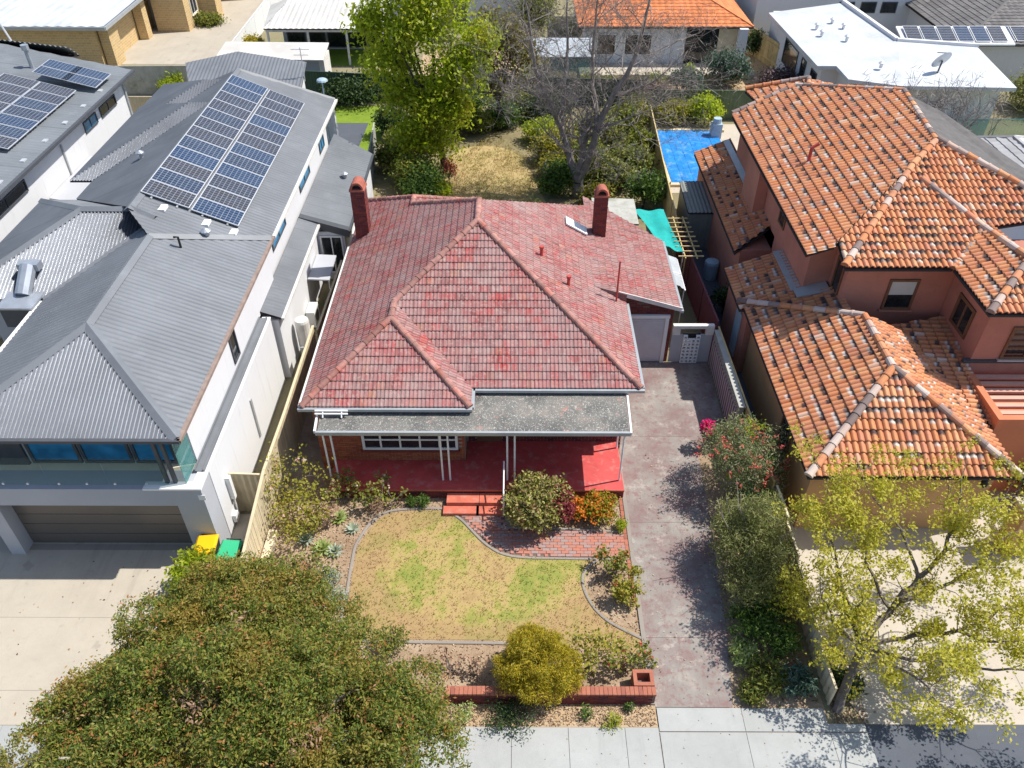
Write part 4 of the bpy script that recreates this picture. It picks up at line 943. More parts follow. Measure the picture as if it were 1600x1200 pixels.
# roof planes
H1 = (14.45, 27.45, 7.384); H0 = (11.05, 24.05, 6.174); RT = (15.64, 28.64, 7.808); RB = (16.13, 33.3, 7.98)
V0 = (14.65, 23.0, 5.8); V1 = (16.18, 24.63, 6.4)
left_main = [(10.0, 36.2, 5.8), (10.0, 23.9, 5.8), (10.9, 23.9, zl(10.9)), H1, RT, RB, (12.9, 37.0, zl(12.9) + .02)]
frontA = [(11.05, 23.0, 5.8), (14.65, 23.0, 5.8), V1, (19.3, 25.2, za(25.2)), RT, H1, (11.05, 24.05, za(24.05))]
leftC = [(14.67, 22.98, 5.8), (14.67, 20.36, 5.8), (16.6, 22.4, zc(16.6)), (16.4, 24.8, zc(16.4))]
frontC = [(14.67, 20.36, 5.8), (20, 20.36, 5.8), (20, 22.5, zc(16.6)), (16.62, 22.4, zc(16.6))]
back2 = [(11.3, 39.4, 5.8), (11.6, 36.6, 5.9), (13.4, 36.4, 6.5), (13.97, 38.6, 6.6)]
back2r = [(16.3, 35.0, 5.75), (16.0, 39.2, 5.85), (13.99, 38.6, 6.6), (13.42, 36.4, 6.52)]
g_ap = (11.75, 19.4, 4.42); g_bk = (11.8, 22.2, 4.42)
gl = [(8.66, 25.3, 2.8), (8.66, 16.3, 2.8), g_ap, g_bk]; gf = [(8.66, 16.3, 2.8), (14.84, 16.3, 2.8), g_ap]; gr = [(14.84, 16.3, 2.8), (14.84, 22.6, 2.8), g_bk, g_ap]
lean2 = [(8.5, 27.8, 2.75), (8.5, 25.0, 2.75), (9.8, 24.1, 3.3), (11.7, 22.4, 4.1), (11.7, 24.4, 4.1), (10.62, 24.9, 3.65), (10.62, 27.7, 3.65)]
lean1 = [(9.05, 38.4, 3.0), (9.05, 28.7, 3.0), (11.5, 30.2, 4.05), (11.5, 31.2, 4.05), (10.75, 31.3, 3.73), (10.75, 38.4, 3.73)]
lowR = [(12.4, 22.6, 3.6), (12.6, 20.4, 3.2), (15.2, 18.3, 2.9), (15.2, 23.3, 3.6)]
allp = [(gf, (1, 0, 0)), (gl, (0, -1, 0)), (frontA, (1, 0, 0)), (leftC, (0, -1, 0)), (left_main, (0, -1, 0)), (lean2, (0, -1, 0)), (lean1, (0, -1, 0)), (gr, (0, 1, 0)), (back2, (0, -1, 0)), (back2r, (0, 1, 0)), (frontC, (1, 0, 0)), (lowR, (0, -1, 0))]
um = MB()
for p, u in allp: um.slab([(a, b, c - .07) for a, b, c in p], .07)
troof = part('roof', um, MT['dark'], T)
m = MB(); m.slab([(15.85, 28.75, 7.70), (19.5, 25.2, 6.45), (20.3, 26.1, 6.42), (17.3, 32.0, 7.62), (16.3, 33.3, 7.85)], .06); part('flat_roof', m, MT['greytile'], troof)
full = []; stuff = MB()
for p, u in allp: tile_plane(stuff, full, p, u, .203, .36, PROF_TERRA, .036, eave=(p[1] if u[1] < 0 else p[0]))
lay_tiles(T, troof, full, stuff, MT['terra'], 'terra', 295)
cme = cap_mesh(.42, .125, MT['terracap'], flat=.9)
for ln in ([(8.62, 16.26, 2.84), g_ap], [(14.9, 16.24, 2.84), g_ap], [g_ap, g_bk], [(8.5, 25.35, 2.86), g_bk], [(11.0, 23.0, 5.86), H1], [H1, RT], [RT, RB], [(14.61, 26.83, 7.16), V1, (16.5, 22.4, 6.58)], [(14.62, 20.3, 5.86), (16.6, 22.4, 6.58)],
           [(10.0, 36.25, 5.85), (12.9, 37.05, 6.86), RB], [(15.7, 28.7, 7.86), (19.4, 25.15, 6.66)], [(11.3, 39.4, 5.87), (13.97, 38.6, 6.67)], [(13.41, 36.4, 6.58), (13.98, 38.6, 6.67)]):
    cap_line(ln, .42, cme, troof, .03)
cap_line([V0, V1], .42, cme, troof, -.03)
# walls
def tw(mat, *b): return wallp(T, 'wall', MT[mat], *b)
tw('ochre', 8.97, 14.5, 16.7, 24.5, 0, 2.78); tw('salmon', 10.62, 16.8, 24.95, 36.5, 0, 5.78); tw('salmon', 11.5, 20, 23.62, 24.94, 0, 5.78)
tw('salmon', 15.2, 20, 21.0, 23.6, 0, 5.78); tw('salmon', 10.15, 10.61, 31.0, 33.0, 3.3, 5.76); tw('salmon', 9.35, 10.61, 28.9, 38.2, 0, 3.0); tw('salmon', 8.75, 10.6, 24.6, 27.6, 0, 2.74); tw('salmon', 11.8, 15.5, 36.6, 38.9, 0, 5.6)
tw('salmon', 10.62, 11.45, 28.95, 31.1, 0, 3.6)
for fl_ in ([(10.25, 24.95, 3.62), (10.61, 24.95, 3.72), (10.61, 27.75, 3.72), (10.25, 27.75, 3.62)], [(10.3, 24.4, 3.7), (11.4, 24.3, 4.05), (11.4, 24.94, 4.05), (10.3, 24.94, 3.7)], [(10.35, 31.3, 3.70), (10.61, 31.3, 3.8), (10.61, 38.2, 3.8), (10.35, 38.2, 3.70)]):
    m = MB(); m.slab(fl_, .04); part('flashing', m, MT['zinc'], T)
window(T, (13.55, 23.615, 4.35), (1, 0, 0), (0, -1, 0), 1.05, 1.25, MT['wood'], MT['glassdark'], fr=.09, blind=.55, sill=MT['salmon'])
window(T, (11.495, 24.25, 4.55), (0, -1, 0), (-1, 0, 0), .7, 1.6, MT['wood'], MT['glassdark'], fr=.08)
window(T, (15.195, 22.3, 4.35), (0, -1, 0), (-1, 0, 0), 1.15, 1.15, MT['wood'], MT['glassdark'], fr=.12, bars_u=(0,))
window(T, (17.4, 20.995, 4.2), (1, 0, 0), (0, -1, 0), 2.6, 1.3, MT['wood'], MT['glassdark'], fr=.1, bars_u=(-.5, .5), sill=MT['alu'])
window(T, (10.615, 28.5, 4.9), (0, -1, 0), (-1, 0, 0), .8, 1.1, MT['wood'], MT['glassdark'], fr=.08)
window(T, (8.965, 19.2, 1.4), (0, -1, 0), (-1, 0, 0), 1.0, 1.9, MT['wood'], MT['glassdark'], fr=.1)
m = MB(); m.box(8.7, 8.74, 25.2, 25.9, .3, 2.3); part('downpipe', m, MT['blueplastic'], T)
m = MB(); m.lathe((14.1, 16.5), [(.0, 2.2), (.09, 2.2), (.11, 2.35), (.05, 2.5), (0, 2.52)], 8); m.box(14.07, 14.13, 16.5, 16.7, 2.45, 2.5); part('wall_lamp', m, MT['black'], T)
# pipe and lightning line on the upper roof
m = MB(); m.tube([(11.6, 29.9, 6.3), (11.6, 29.9, 7.0), (11.85, 29.9, 7.15)], .07, 8); part('vent_pipe', m, MT['redpipe'], T)
# balcony box with slats
for b in ((15.0, 15.22, 18.3, 20.98, 0, 3.25), (15.222, 20, 18.3, 18.52, 0, 3.25)): wallp(T, 'parapet', MT['terrawall'], *b)
wallp(T, 'balcony_floor', MT['terrawall'], 15.222, 20, 18.522, 20.98, 2.2, 2.7)
for k in range(6): m = MB(); m.box(15.3, 20, 18.75 + k * .36, 18.92 + k * .36, 3.0, 3.08); part('slat', m, MT['pinkslat'], T)
m = MB(); m.beam((14.95, 21.0, 3.45), (20, 21.0, 3.45), .14, .12); part('gutter', m, MT['charcoal'], T)
# low rendered gate wall with breeze blocks at the corner of the garage
Gw = thing('rendered_gate_wall', 'ochre rendered pier and curved gate wall at the right corner of the tiled garage', 'wall', (15.6, 16, 0))
wallp(Gw, 'pier', MT['ochre'], 15.1, 15.9, 15.6, 16.2, 0, 1.9); wallp(Gw, 'coping', MT['beigeR'], 15.04, 15.96, 15.54, 16.26, 1.902, 1.98)
m = MB()
for k in range(8): a = math.pi / 2 * k / 7; m.beam((15.9 + .8 * math.sin(a), 16.5 + .6 * (1 - math.cos(a)), 2.2), (15.9 + .8 * math.sin(a + .2), 16.5 + .6 * (1 - math.cos(a + .2)), 2.2), .14, .14)
part('arch_rail', m, MT['beigeR'], Gw)
m = MB()
for i in range(6):
    for j in range(5): m.box(15.92 + i * .2, 16.07 + i * .2, 15.85, 15.95, .25 + j * .25, .40 + j * .25)
part('breeze_blocks', m, MT['white'], Gw, kind='stuff')
# ================================================================ FENCES AND BOUNDARY WALLS
def paling_fence(name, label, pts, hts, mat, w=.1, t=.03, rail=True, group=None, cap=None, z0=0.0):
    t_ = thing(name, label, 'fence', (pts[0][0], pts[0][1], 0), group); me = None
    unit = MB(); unit.box(0, w * .93, -t / 2, t / 2, 0, 1); me = unit.mesh('paling', mat); rr = random.Random(3)
    for k in range(len(pts) - 1):
        a = Vector((*pts[k], 0)); b = Vector((*pts[k + 1], 0)); d = (b - a); Ln = d.length; d.normalize(); y = Vector((-d.y, d.x, 0)); N = max(1, int(round(Ln / w)))
        for i in range(N):
            h = hts[k] + (hts[k + 1] - hts[k]) * (i + .5) / N + rr.uniform(-.006, .006)
            M = frame(a + d * (i * Ln / N) + y * rr.uniform(-.006, .006) + Vector((0, 0, z0)), d * (Ln / N / w), y, Vector((0, 0, h - z0))); place('paling', me, M, t_)
        if rail:
            m = MB()
            for fz in (.25, .85): m.beam(a + y * (t / 2 + .02) + Vector((0, 0, hts[k] * fz)), b + y * (t / 2 + .02) + Vector((0, 0, hts[k + 1] * fz)), .04, .07)
            part('rail', m, mat, t_)
        if cap: m = MB(); m.beam(a + Vector((0, 0, hts[k] + .02)), b + Vector((0, 0, hts[k + 1] + .02)), cap, .045); part('capping', m, mat, t_)
    return t_
def panel_fence(name, label, p, q, h, mat, pw=2.4, group=None, rib=.2, z0=0.0, h2=None):
    t_ = thing(name, label, 'fence', (*p, 0), group); a = Vector((*p, 0)); d = Vector((*q, 0)) - a; Ln = d.length; d.normalize(); y = Vector((-d.y, d.x, 0)); N = max(1, int(round(Ln / pw))); up = Vector((0, 0, 1))
    for k in range(N):
        m = MB(); s0 = a + d * (Ln * k / N); W = Ln / N - .06; n = max(2, int(W / rib) * 2); prev = None
        hh = h + ((h2 or h) - h) * (k + .5) / N
        for i in range(n + 1):
            o = s0 + d * (.03 + W * i / n) + y * (.018 if i % 2 else -.018); cur = (m.vert(o + up * z0), m.vert(o + up * hh))
            if prev: m.face([prev[0], cur[0], cur[1], prev[1]])
            prev = cur
        m.beam(s0 + up * (hh + .01), s0 + d * (Ln / N) + up * (hh + .01), .06, .05); part('panel', m, mat, t_)
        m = MB(); m.obox(s0 + up * (hh + .04) / 2, d, y, up, .03, .03, (hh + .04) / 2); part('post', m, mat, t_)
    return t_
paling_fence('boundary_fence', 'cream paling fence stepping down beside the tan flower bed, below the white house', [(-7.78, 14.2), (-7.78, 17.3), (-7.75, 20.0), (-7.72, 24.9)], [1.42, 1.95, 1.9, 1.98], MT['cream_fence'], .11, cap=.09)
paling_fence('boundary_fence', 'narrow cream fence close to the left gutter of the red roof', [(-7.62, 24.95), (-7.55, 30.2)], [1.72, 1.66], MT['cream_fence'], .14, cap=.09)
panel_fence('side_gate', 'tan ribbed side gate between the white wall and the cream fence', (-8.93, 17.35), (-7.84, 17.3), 1.75, MT['cream_fence'], 1.1)
m = MB(); m.box(-7.7, -7.45, 13.6, 16.3, 0, .32); single('limestone_plinth', m, MT['limestone'], 'low pale limestone plinth at the foot of the cream paling fence', 'plinth')
panel_fence('boundary_fence', 'pale steel fence beside the shaded grey terrace behind the white house', (-7.6, 35.5), (-8.15, 45.2), 1.8, MT['fibrofence'], 2.4)
# right boundary
panel_fence('boundary_fence', 'slim pale capped fence between the driveway shrubs and the sandy forecourt', (8.28, 10.75), (8.15, 17.0), .7, MT['limestone'], 1.3, h2=1.75)
panel_fence('boundary_fence', 'tall steel fence with pale top rail beside the dark side passage', (8.12, 17.2), (7.98, 25.4), 1.62, MT['timberfence'], 2.4)
panel_fence('boundary_fence', 'dark maroon fence with pale top rail below the trellis', (7.98, 25.6), (7.62, 33.0), 1.75, MT['maroon'], 2.4)
panel_fence('boundary_fence', 'pale timber fence beside the blue covered pool', (7.62, 33.2), (8.25, 48.2), 1.7, MT['timberfence'], 2.4)
SW = thing('striped_wall', 'maroon and pale striped wall with grey breeze block top beside the driveway', 'wall', (7.9, 23, 0))
wallp(SW, 'wall', MT['maroon'], 7.80, 7.97, 20.7, 25.18, 0, 1.22)
stm = MB(); stm.box(-.022, 0, -.055, .055, 0, 1.2); stme = stm.mesh('strip', MT['palestripe'])
for k in range(19): place('strip', stme, Matrix.Translation((7.799, 20.85 + k * .235, .01)), SW)
blk = MB()
for z0, z1 in ((0, .03), (.15, .18)): blk.box(-.085, .085, 0, .19, z0, z1)
for y0, y1 in ((0, .04), (.15, .19)): blk.box(-.085, .085, y0, y1, .031, .149)
bme = blk.mesh('breeze_block', MT['fibrofence'])
for k in range(23):
    for j in range(2): place('breeze_block', bme, Matrix.Translation((7.885, 20.72 + k * .195, 1.222 + j * .182)), SW)
wallp(SW, 'coping', MT['fibrofence'], 7.77, 8.0, 20.66, 25.2, 1.588, 1.64)
# gate screen across the end of the driveway
GS = thing('gate_screen', 'white breeze block screen under a white beam beside grey gates at the driveway end', 'gate', (7.0, 25.2, 0))
m = MB(); m.box(6.16, 7.75, 25.12, 25.3, 1.72, 1.86); m.box(6.16, 6.45, 25.13, 25.29, 1.42, 1.719); m.box(7.45, 7.75, 25.13, 25.29, 1.42, 1.719); part('beam', m, MT['offwhite'], GS)
for a_, b_ in ((6.16, 6.6), (7.28, 7.75)): m = MB(); m.box(a_, b_, 25.2, 25.24, .05, 1.40); part('gate_leaf', m, MT['grey_and_shade'], GS)
m = MB(); m.box(6.605, 7.275, 25.28, 25.3, .05, 1.40); part('dark_backing', m, MT['black'], GS)  # black sheet added behind the blocks so their holes look dark
sb = MB(); W_ = .165
for z0, z1 in ((0, .034), (.131, .165)): sb.box(0, W_, -.05, .05, z0, z1)
for x0, x1 in ((0, .034), (.131, .165)): sb.box(x0, x1, -.05, .05, .0341, .1309)
sme = sb.mesh('breeze_block', MT['white'])
for i in range(4):
    for j in range(8):
        if j == 7 and i in (1, 2): continue
        place('breeze_block', sme, Matrix.Translation((6.61 + i * .167, 25.16, .05 + j * .167)), GS)
# front brick wall
FW = thing('front_brick_wall', 'low orange topped brick wall with a hollow letterbox pier beside the footpath', 'wall', (1, 10.9, 0))
wc = wallp(FW, 'core', MT['dmortar'], -1.75, 3.70, 10.735, 10.945, 0, .40)
bb = MB(); bb.box(-.114, .114, -.05, .05, 0, .074); bbm = bb.mesh('brick', MT['dbrick']); rr = random.Random(2)
for j in range(5):
    for i in range(23):
        x = -1.68 + i * .236 + (.118 if j % 2 else 0)
        if x > 3.62: continue
        place('brick', bbm, Matrix.Translation((x, 10.765 + rr.uniform(-.005, .005), .005 + j * .083)), FW)
cb = MB(); cb.box(-.052, .052, -.117, .117, 0, .075); cbm = cb.mesh('coping_brick', MT['capbrick'])
for i in range(48):
    x = -1.7 + i * .114
    if x < 3.1 or True: place('coping_brick', cbm, Matrix.Translation((x, 10.84, .415 + rr.uniform(-.004, .004))) @ Matrix.Rotation(rr.uniform(-.03, .03), 4, 'Z'), FW) if x < 3.68 else None
for (a, b, c, d) in ((3.16, 3.70, 10.98, 11.08), (3.16, 3.70, 11.34, 11.44), (3.16, 3.26, 11.081, 11.339), (3.60, 3.70, 11.081, 11.339)):
    wallp(FW, 'pier_wall', MT['capbrick'], a, b, c, d, 0, .50)
wallp(FW, 'pier_floor', MT['dmortar'], 3.261, 3.599, 11.081, 11.339, 0, .2)
# back fences
panel_fence('back_fence', 'weathered grey fibro fence behind the two left houses with a climber on it', (-29.0, 54.4), (-20.4, 54.6), 1.9, MT['fibrofence'], 2.2, rib=.3)
panel_fence('back_fence', 'dark green steel fence behind the hedge and lime green tree', (-20.2, 54.8), (-7.4, 53.2), 1.75, MT['greenfence'], 2.4)
panel_fence('back_fence', 'dark green steel fence behind the bare grey tree', (-7.2, 53.2), (8.4, 52.4), 1.75, MT['greenfence'], 2.4)
panel_fence('back_fence', 'olive green steel fence behind the two pool shrubs', (8.6, 50.4), (16.5, 50.2), 1.85, MT['olivefence'], 2.4)
panel_fence('back_fence', 'white steel fence running back beside the yellow garden', (-20.3, 55.2), (-21.0, 84), 1.8, MT['white'], 3)
panel_fence('back_fence', 'weathered pale fence panels beyond the white patio between the left houses', (-26.5, 49.5), (-19.0, 49.5), 1.7, MT['cream_fence'], 2.4)
paling_fence('timber_fence', 'tall yellowish timber fence running back beside the orange roofed house', [(20.6, 52.5), (17.3, 66), (16.0, 80)], [1.9, 1.9, 1.9], MT['timberfence'], .3)
panel_fence('glass_fence', 'pale teal fence in front of the white roofed house', (23.0, 46.4), (31.5, 46.6), 1.5, MT['glassteal'], 3)
# ================================================================ BACKGROUND HOUSES
def prism_roof(root, pts, z, mat, t=.18, name='roof'):
    m = MB(); m.prism(pts, z - t, z); return part(name, m, mat, root)
Q = thing('cream_brick_house', 'cream brick house with a flat white roof at the top left corner', 'house', (-31, 66, 0))
steel_roof(Q, [(-45, 59.3, 3.1), (-28.9, 59.1, 3.1), (-28.9, 82, 3.6), (-45, 82, 3.6)], (1, 0, 0), MT['roofwhite'], pitch=.8, amp=.02, seg=4)
m = MB(); m.beam((-45, 59.2, 2.98), (-28.8, 59.0, 2.98), .14, .24); m.beam((-28.82, 59.0, 2.98), (-28.82, 82, 3.4), .14, .24); part('gutter', m, MT['zinc'], Q)
wallp(Q, 'wall', MT['cream_brick'], -45, -30.0, 59.7, 70, 0, 2.9); wallp(Q, 'wall', MT['cream_brick'], -29.9, -29.2, 60.0, 61.6, 0, 2.9); wallp(Q, 'wall', MT['cream_brick'], -29.9, -29.2, 66.5, 67.4, 0, 2.9)
wallp(Q, 'wall', MT['grey_and_shade'], -36, -29.3, 70.05, 71, 0, 2.9); wallp(Q, 'wall', MT['cream_brick'], -29.19, -26.6, 68.6, 96, 0, 4.4); wallp(Q, 'wall', MT['cream_brick'], -26.59, -25.2, 72.0, 73.5, 0, 4.4); wallp(Q, 'wall', MT['limestone'], -26.58, -24.6, 78, 79.2, 0, 4.6)
for y in (70.6, 75.6, 82): window(Q, (-26.59, y, 1.7), (0, 1, 0), (1, 0, 0), 1.4, 1.6, MT['white'], MT['glassdark'], bars_u=(0,), sill=MT['limestone'])
window(Q, (-36.5, 59.69, 1.5), (1, 0, 0), (0, -1, 0), .8, .9, MT['limestone'], MT['glassdark'])
for y in (82, 84.5, 87): wallp(Q, 'column', MT['limestone'], -25.6, -25.2, y, y + .4, 0, 3.6)
# mast with dish at the corner
m = MB(); m.tube([(-32.4, 55, 0), (-34.6, 56, 5.5)], .07, 6); a_ = thing('dish_mast', 'pole with a white dish at the top left corner', 'mast', (-33, 55, 0)); part('pole', m, MT['alu'], a_)
m = MB(); m.lathe((-34.9, 56.2), [(.05, 5.4), (.45, 5.6), (.55, 5.9), (.5, 5.92), (.05, 5.55)], 12); part('dish', m, MT['white'], a_)
S_ = thing('cream_patio', 'cream steel patio roof on posts in front of a shaded room, upper left', 'patio', (-15, 60, 0))
steel_roof(S_, [(-18.1, 60.4, 2.6), (-9.5, 60.4, 2.6), (-9.5, 66, 3.3), (-17.2, 66, 3.3)], (1, 0, 0), MT['roofcream'], pitch=.4, amp=.02); steel_roof(S_, [(-18.1, 60.4, 2.6), (-17.2, 66, 3.3), (-19, 66.5, 2.6)], (0, -1, 0), MT['roofcream'], pitch=.4, amp=.02)
for x in (-17.9, -15.0, -12.2, -9.6): wallp(S_, 'post', MT['offwhite'], x - .07, x + .07, 60.5, 60.64, 0, 2.55)
wallp(S_, 'wall', MT['grey_and_shade'], -17.8, -9.5, 64.2, 64.5, 0, 2.7); wallp(S_, 'beam', MT['offwhite'], -18, -9.5, 60.48, 60.66, 2.35, 2.55)
for k in range(5): window(S_, (-16.8 + k * 1.55, 64.19, 1.2), (1, 0, 0), (0, -1, 0), 1.4, 2.1, MT['charcoal'], MT['glassdark'])
G2 = thing('garden_shed', 'long low cream roofed shed behind the green back fence', 'shed', (-16, 56, 0))
m = MB(); m.slab([(-20.3, 55.4, 2.1), (-12.9, 55.2, 2.1), (-12.9, 57.6, 2.5), (-20.1, 57.8, 2.5)], .08); part('roof', m, MT['roofcream'], G2); wallp(G2, 'wall', MT['grey_and_shade'], -20.1, -13.3, 55.5, 57.5, 0, 2.05)
wallp(G2, 'wall', MT['offwhite'], -13.29, -12.95, 55.5, 57.5, 0, 2.04)
def tile_house(name, label, x0, x1, y0, y1, ez, pitch, rmat, wmat, over=.5):
    t_ = thing(name, label, 'house', ((x0 + x1) / 2, (y0 + y1) / 2, 0)); wallp(t_, 'wall', wmat, x0, x1, y0, y1, 0, ez - .05)
    a, b, c, d = x0 - over, x1 + over, y0 - over, y1 + over; hw = min(b - a, d - c) / 2; h = hw * math.tan(rad(pitch))
    if b - a > d - c: r0 = (a + hw, (c + d) / 2, ez + h); r1 = (b - hw, (c + d) / 2, ez + h)
    else: r0 = ((a + b) / 2, c + hw, ez + h); r1 = ((a + b) / 2, d - hw, ez + h)
    if b - a > d - c: pl = [([(a, c, ez), (b, c, ez), r1, r0], (1, 0, 0)), ([(b, c, ez), (b, d, ez), r1], (0, 1, 0)), ([(a, d, ez), (a, c, ez), r0], (0, -1, 0)), ([(b, d, ez), (a, d, ez), r0, r1], (-1, 0, 0))]
    else: pl = [([(a, c, ez), (b, c, ez), r0], (1, 0, 0)), ([(b, c, ez), (b, d, ez), r1, r0], (0, 1, 0)), ([(a, d, ez), (a, c, ez), r0, r1], (0, -1, 0)), ([(b, d, ez), (a, d, ez), r1], (-1, 0, 0))]
    um = MB()
    for p, u in pl: um.slab([(q[0], q[1], q[2] - .03) for q in p], .1)
    ro = part('roof', um, MT['dark'], t_); st = MB(); fl = []
    for p, u in pl: tile_plane(st, fl, p, u, .9, .36, [(0, 0), (.25, .03), (.5, 0), (.75, .03), (1, 0)], .03)
    for f in fl: tile_cell(st, *f)
    part('roof_tiles', st, rmat, ro, useuv=True, kind='stuff')
    hm = MB()
    for e in ((a, c, ez), (a, d, ez)): hm.tube([e, r0], .1, 5)
    for e in ((b, c, ez), (b, d, ez)): hm.tube([e, r1 if True else r0], .1, 5)
    if b - a <= d - c: hm = MB(); [hm.tube([e, r0], .1, 5) for e in ((a, c, ez), (b, c, ez))]; [hm.tube([e, r1], .1, 5) for e in ((a, d, ez), (b, d, ez))]
    hm.tube([r0, r1], .1, 5); part('ridge', hm, rmat, ro)
    gutter([(a, c, ez - .05), (b, c, ez - .05)], t_, MT['charcoal']); return t_
OH = tile_house('orange_roofed_house', 'white walled house with an orange tiled roof and a corner verandah, top centre right', 5.0, 16.4, 60.2, 73, 2.95, 22, MT['orangetile'], MT['render'])
window(OH, (8.9, 60.19, 1.6), (1, 0, 0), (0, -1, 0), 2.0, 1.5, MT['white'], MT['glassdark'], bars_u=(0,)); window(OH, (6.6, 60.19, 1.6), (1, 0, 0), (0, -1, 0), 1.4, 1.5, MT['white'], MT['glassdark'])
wallp(OH, 'porch', MT['glassdark'], 12.3, 16.0, 60.1, 60.19, .3, 2.7); wallp(OH, 'deck', MT['beigeR'], 4.6, 17, 57.6, 60.18, 0, .3); wallp(OH, 'column', MT['render'], 15.9, 16.5, 59.3, 59.9, .301, 2.9); wallp(OH, 'wall', MT['limestone'], 14.6, 16, 60.0, 60.09, .301, 2.8)
wallp(OH, 'planter', MT['limestone'], 7.5, 15.8, 56.8, 57.1, 0, .6)
O2 = tile_house('orange_roofed_house', 'orange tiled roof glimpsed behind the crown of the lime green tree', -16.5, -7, 71, 82, 3.0, 22, MT['orangetile'], MT['render'])
O3 = thing('white_roofed_house', 'white metal roof half hidden between the lime green tree and the bare tree', 'house', (-1, 76, 0)); steel_roof(O3, [(-4.5, 70, 3), (3.5, 70, 3), (3.5, 84, 3.6), (-4.5, 84, 3.6)], (1, 0, 0), MT['roofwhite'], pitch=.8, amp=.02); wallp(O3, 'wall', MT['render'], -4, 3, 70.5, 83, 0, 2.9)
# glass house behind the bare tree
GH = thing('glass_house', 'pale green glazed garden house behind the bare grey tree', 'greenhouse', (2.6, 56, 0))
m = MB(); m.slab([(.3, 55.6, 2.2), (5.4, 55.6, 2.2), (5.4, 58.4, 2.6), (.3, 58.4, 2.6)], .05); part('roof', m, MT['polycarb'], GH); wallp(GH, 'wall', MT['glassteal'], .5, 5.2, 55.8, 58.2, 0, 2.15)
for x in (.4, 2.0, 3.6, 5.2): wallp(GH, 'post', MT['alu'], x, x + .08, 55.62, 55.72, 0, 2.18)
# white roofed house right
WH = thing('white_roofed_house', 'long white house with a smooth white metal roof behind the terracotta tiles', 'house', (24, 54, 0))
pts = [(18.3, 60.9), (18.5, 50.0), (19.5, 50.0), (19.5, 47.8), (24.0, 46.4), (28.6, 46.4), (29.4, 53.1), (24.6, 54.0), (23.9, 62.8), (23.5, 62.9)]
m = MB(); m.slab([(18.2, 61.2, 3.5), (18.45, 49.9, 3.5), (19.6, 49.9, 3.5), (19.6, 47.6, 3.5), (22.3, 46.5, 3.5), (24.7, 53.9, 3.75), (24.0, 63, 3.7)], .22); part('roof', m, MT['roofwhite'], WH)
m = MB(); m.slab([(22.3, 46.5, 3.502), (29.0, 46.5, 3.4), (29.6, 53.2, 3.6), (24.7, 53.9, 3.752)], .22); part('roof', m, MT['roofwhite'], WH)
m = MB(); m.beam((24.7, 54.0, 3.8), (24.05, 63, 3.8), .25, .25); m.beam((24.7, 54.0, 3.8), (29.7, 53.3, 3.68), .25, .22); part('parapet', m, MT['render'], WH)
wallp(WH, 'wall', MT['render'], 18.9, 24, 50.3, 62.5, 0, 3.27); wallp(WH, 'wall', MT['render'], 20.0, 28.8, 47.6, 53.2, 0, 3.18)
for y, w_ in ((51.4, 1.2), (53.6, 1.0), (56.6, 3.2)): window(WH, (18.895, y, 1.9), (0, -1, 0), (-1, 0, 0), w_, 1.6, MT['charcoal'], MT['glassdark'], fr=.06)
for x in (20.9, 22.4): window(WH, (x, 47.595, 1.8), (1, 0, 0), (0, -1, 0), .9, 1.8, MT['charcoal'], MT['glassdark'], fr=.06)
for x, y in ((20.3, 55.5), (20.4, 57.0), (21.8, 58.2), (22.2, 57.0), (21.6, 54.4), (22.0, 49.2)): roof_vent(WH, (x, y, 3.68), 1.0, 'alu')
D1 = thing('satellite_dish', 'grey satellite dish on the white metal roof', 'dish', (25.2, 48.6, 3.4))
def dish(t_, c, r):
    m = MB(); c = Vector(c); n = Vector((-.3, .8, .5)).normalized(); u = n.cross(Vector((0, 0, 1))).normalized(); v = n.cross(u); prev = None; ctr = m.vert(c - n * .12 * r)
    ring = [m.vert(c + (u * math.cos(t) + v * math.sin(t)) * r) for t in [2 * math.pi * k / 16 for k in range(16)]]
    for k in range(16): m.face([ctr, ring[k], ring[(k + 1) % 16]])
    part('reflector', m, MT['cowl'], t_, smooth=True); m = MB(); m.tube([c - n * .1, c - Vector((0, 0, r * 1.35))], .05, 6); m.tube([c - v * r * .9, c + n * r * .9], .025, 5); part('arm', m, MT['charcoal'], t_)
dish(D1, (25.2, 48.6, 4.3), .6)
WB = thing('white_building', 'tall white house with a white roof edge at the top beyond the timber fence', 'house', (24, 70, 0)); wallp(WB, 'wall', MT['render'], 18.6, 31, 66, 84, 0, 4.6); wallp(WB, 'roof', MT['roofwhite'], 18.4, 31.2, 65.8, 84.2, 4.602, 4.9)
for x in (25.5, 27.2, 28.8): window(WB, (x, 65.995, 2.6), (1, 0, 0), (0, -1, 0), 1.2, .8, MT['charcoal'], MT['glassdark'])
GT = tile_house('grey_tiled_house', 'brown grey tiled house with skylights at the top right behind the white roof', 30.5, 52, 56.5, 68, 2.9, 18, MT['greytile'], MT['render'])
for x in (36.0, 41.6): m = MB(); m.slab([(x, 60.5, 4.5), (x + 1.1, 60.5, 4.5), (x + 1.1, 61.6, 4.85), (x, 61.6, 4.85)], .15); part('skylight', m, MT['white'], GT)
pp = panel_mesh(1.0, 1.65); u2 = Vector((1, 0, 0)); n2 = Vector((0, -.32, 1)).normalized(); s2 = n2.cross(u2)
A1 = thing('solar_array', 'row of solar panels along the edge of the brown grey tiled roof', 'solar panels', (36, 56.5, 3))
for k in range(8): place('solar_panel', pp, frame(Vector((31.6 + k * 1.1, 56.2, 3.05)), u2, s2, n2), A1)
A2 = thing('solar_array', 'row of small panels on a white frame behind the white metal roof', 'solar panels', (28, 54.6, 3))
for k in range(6): place('solar_panel', pp, frame(Vector((25.6 + k * 1.1, 54.3, 3.6)), u2, s2, n2), A2)
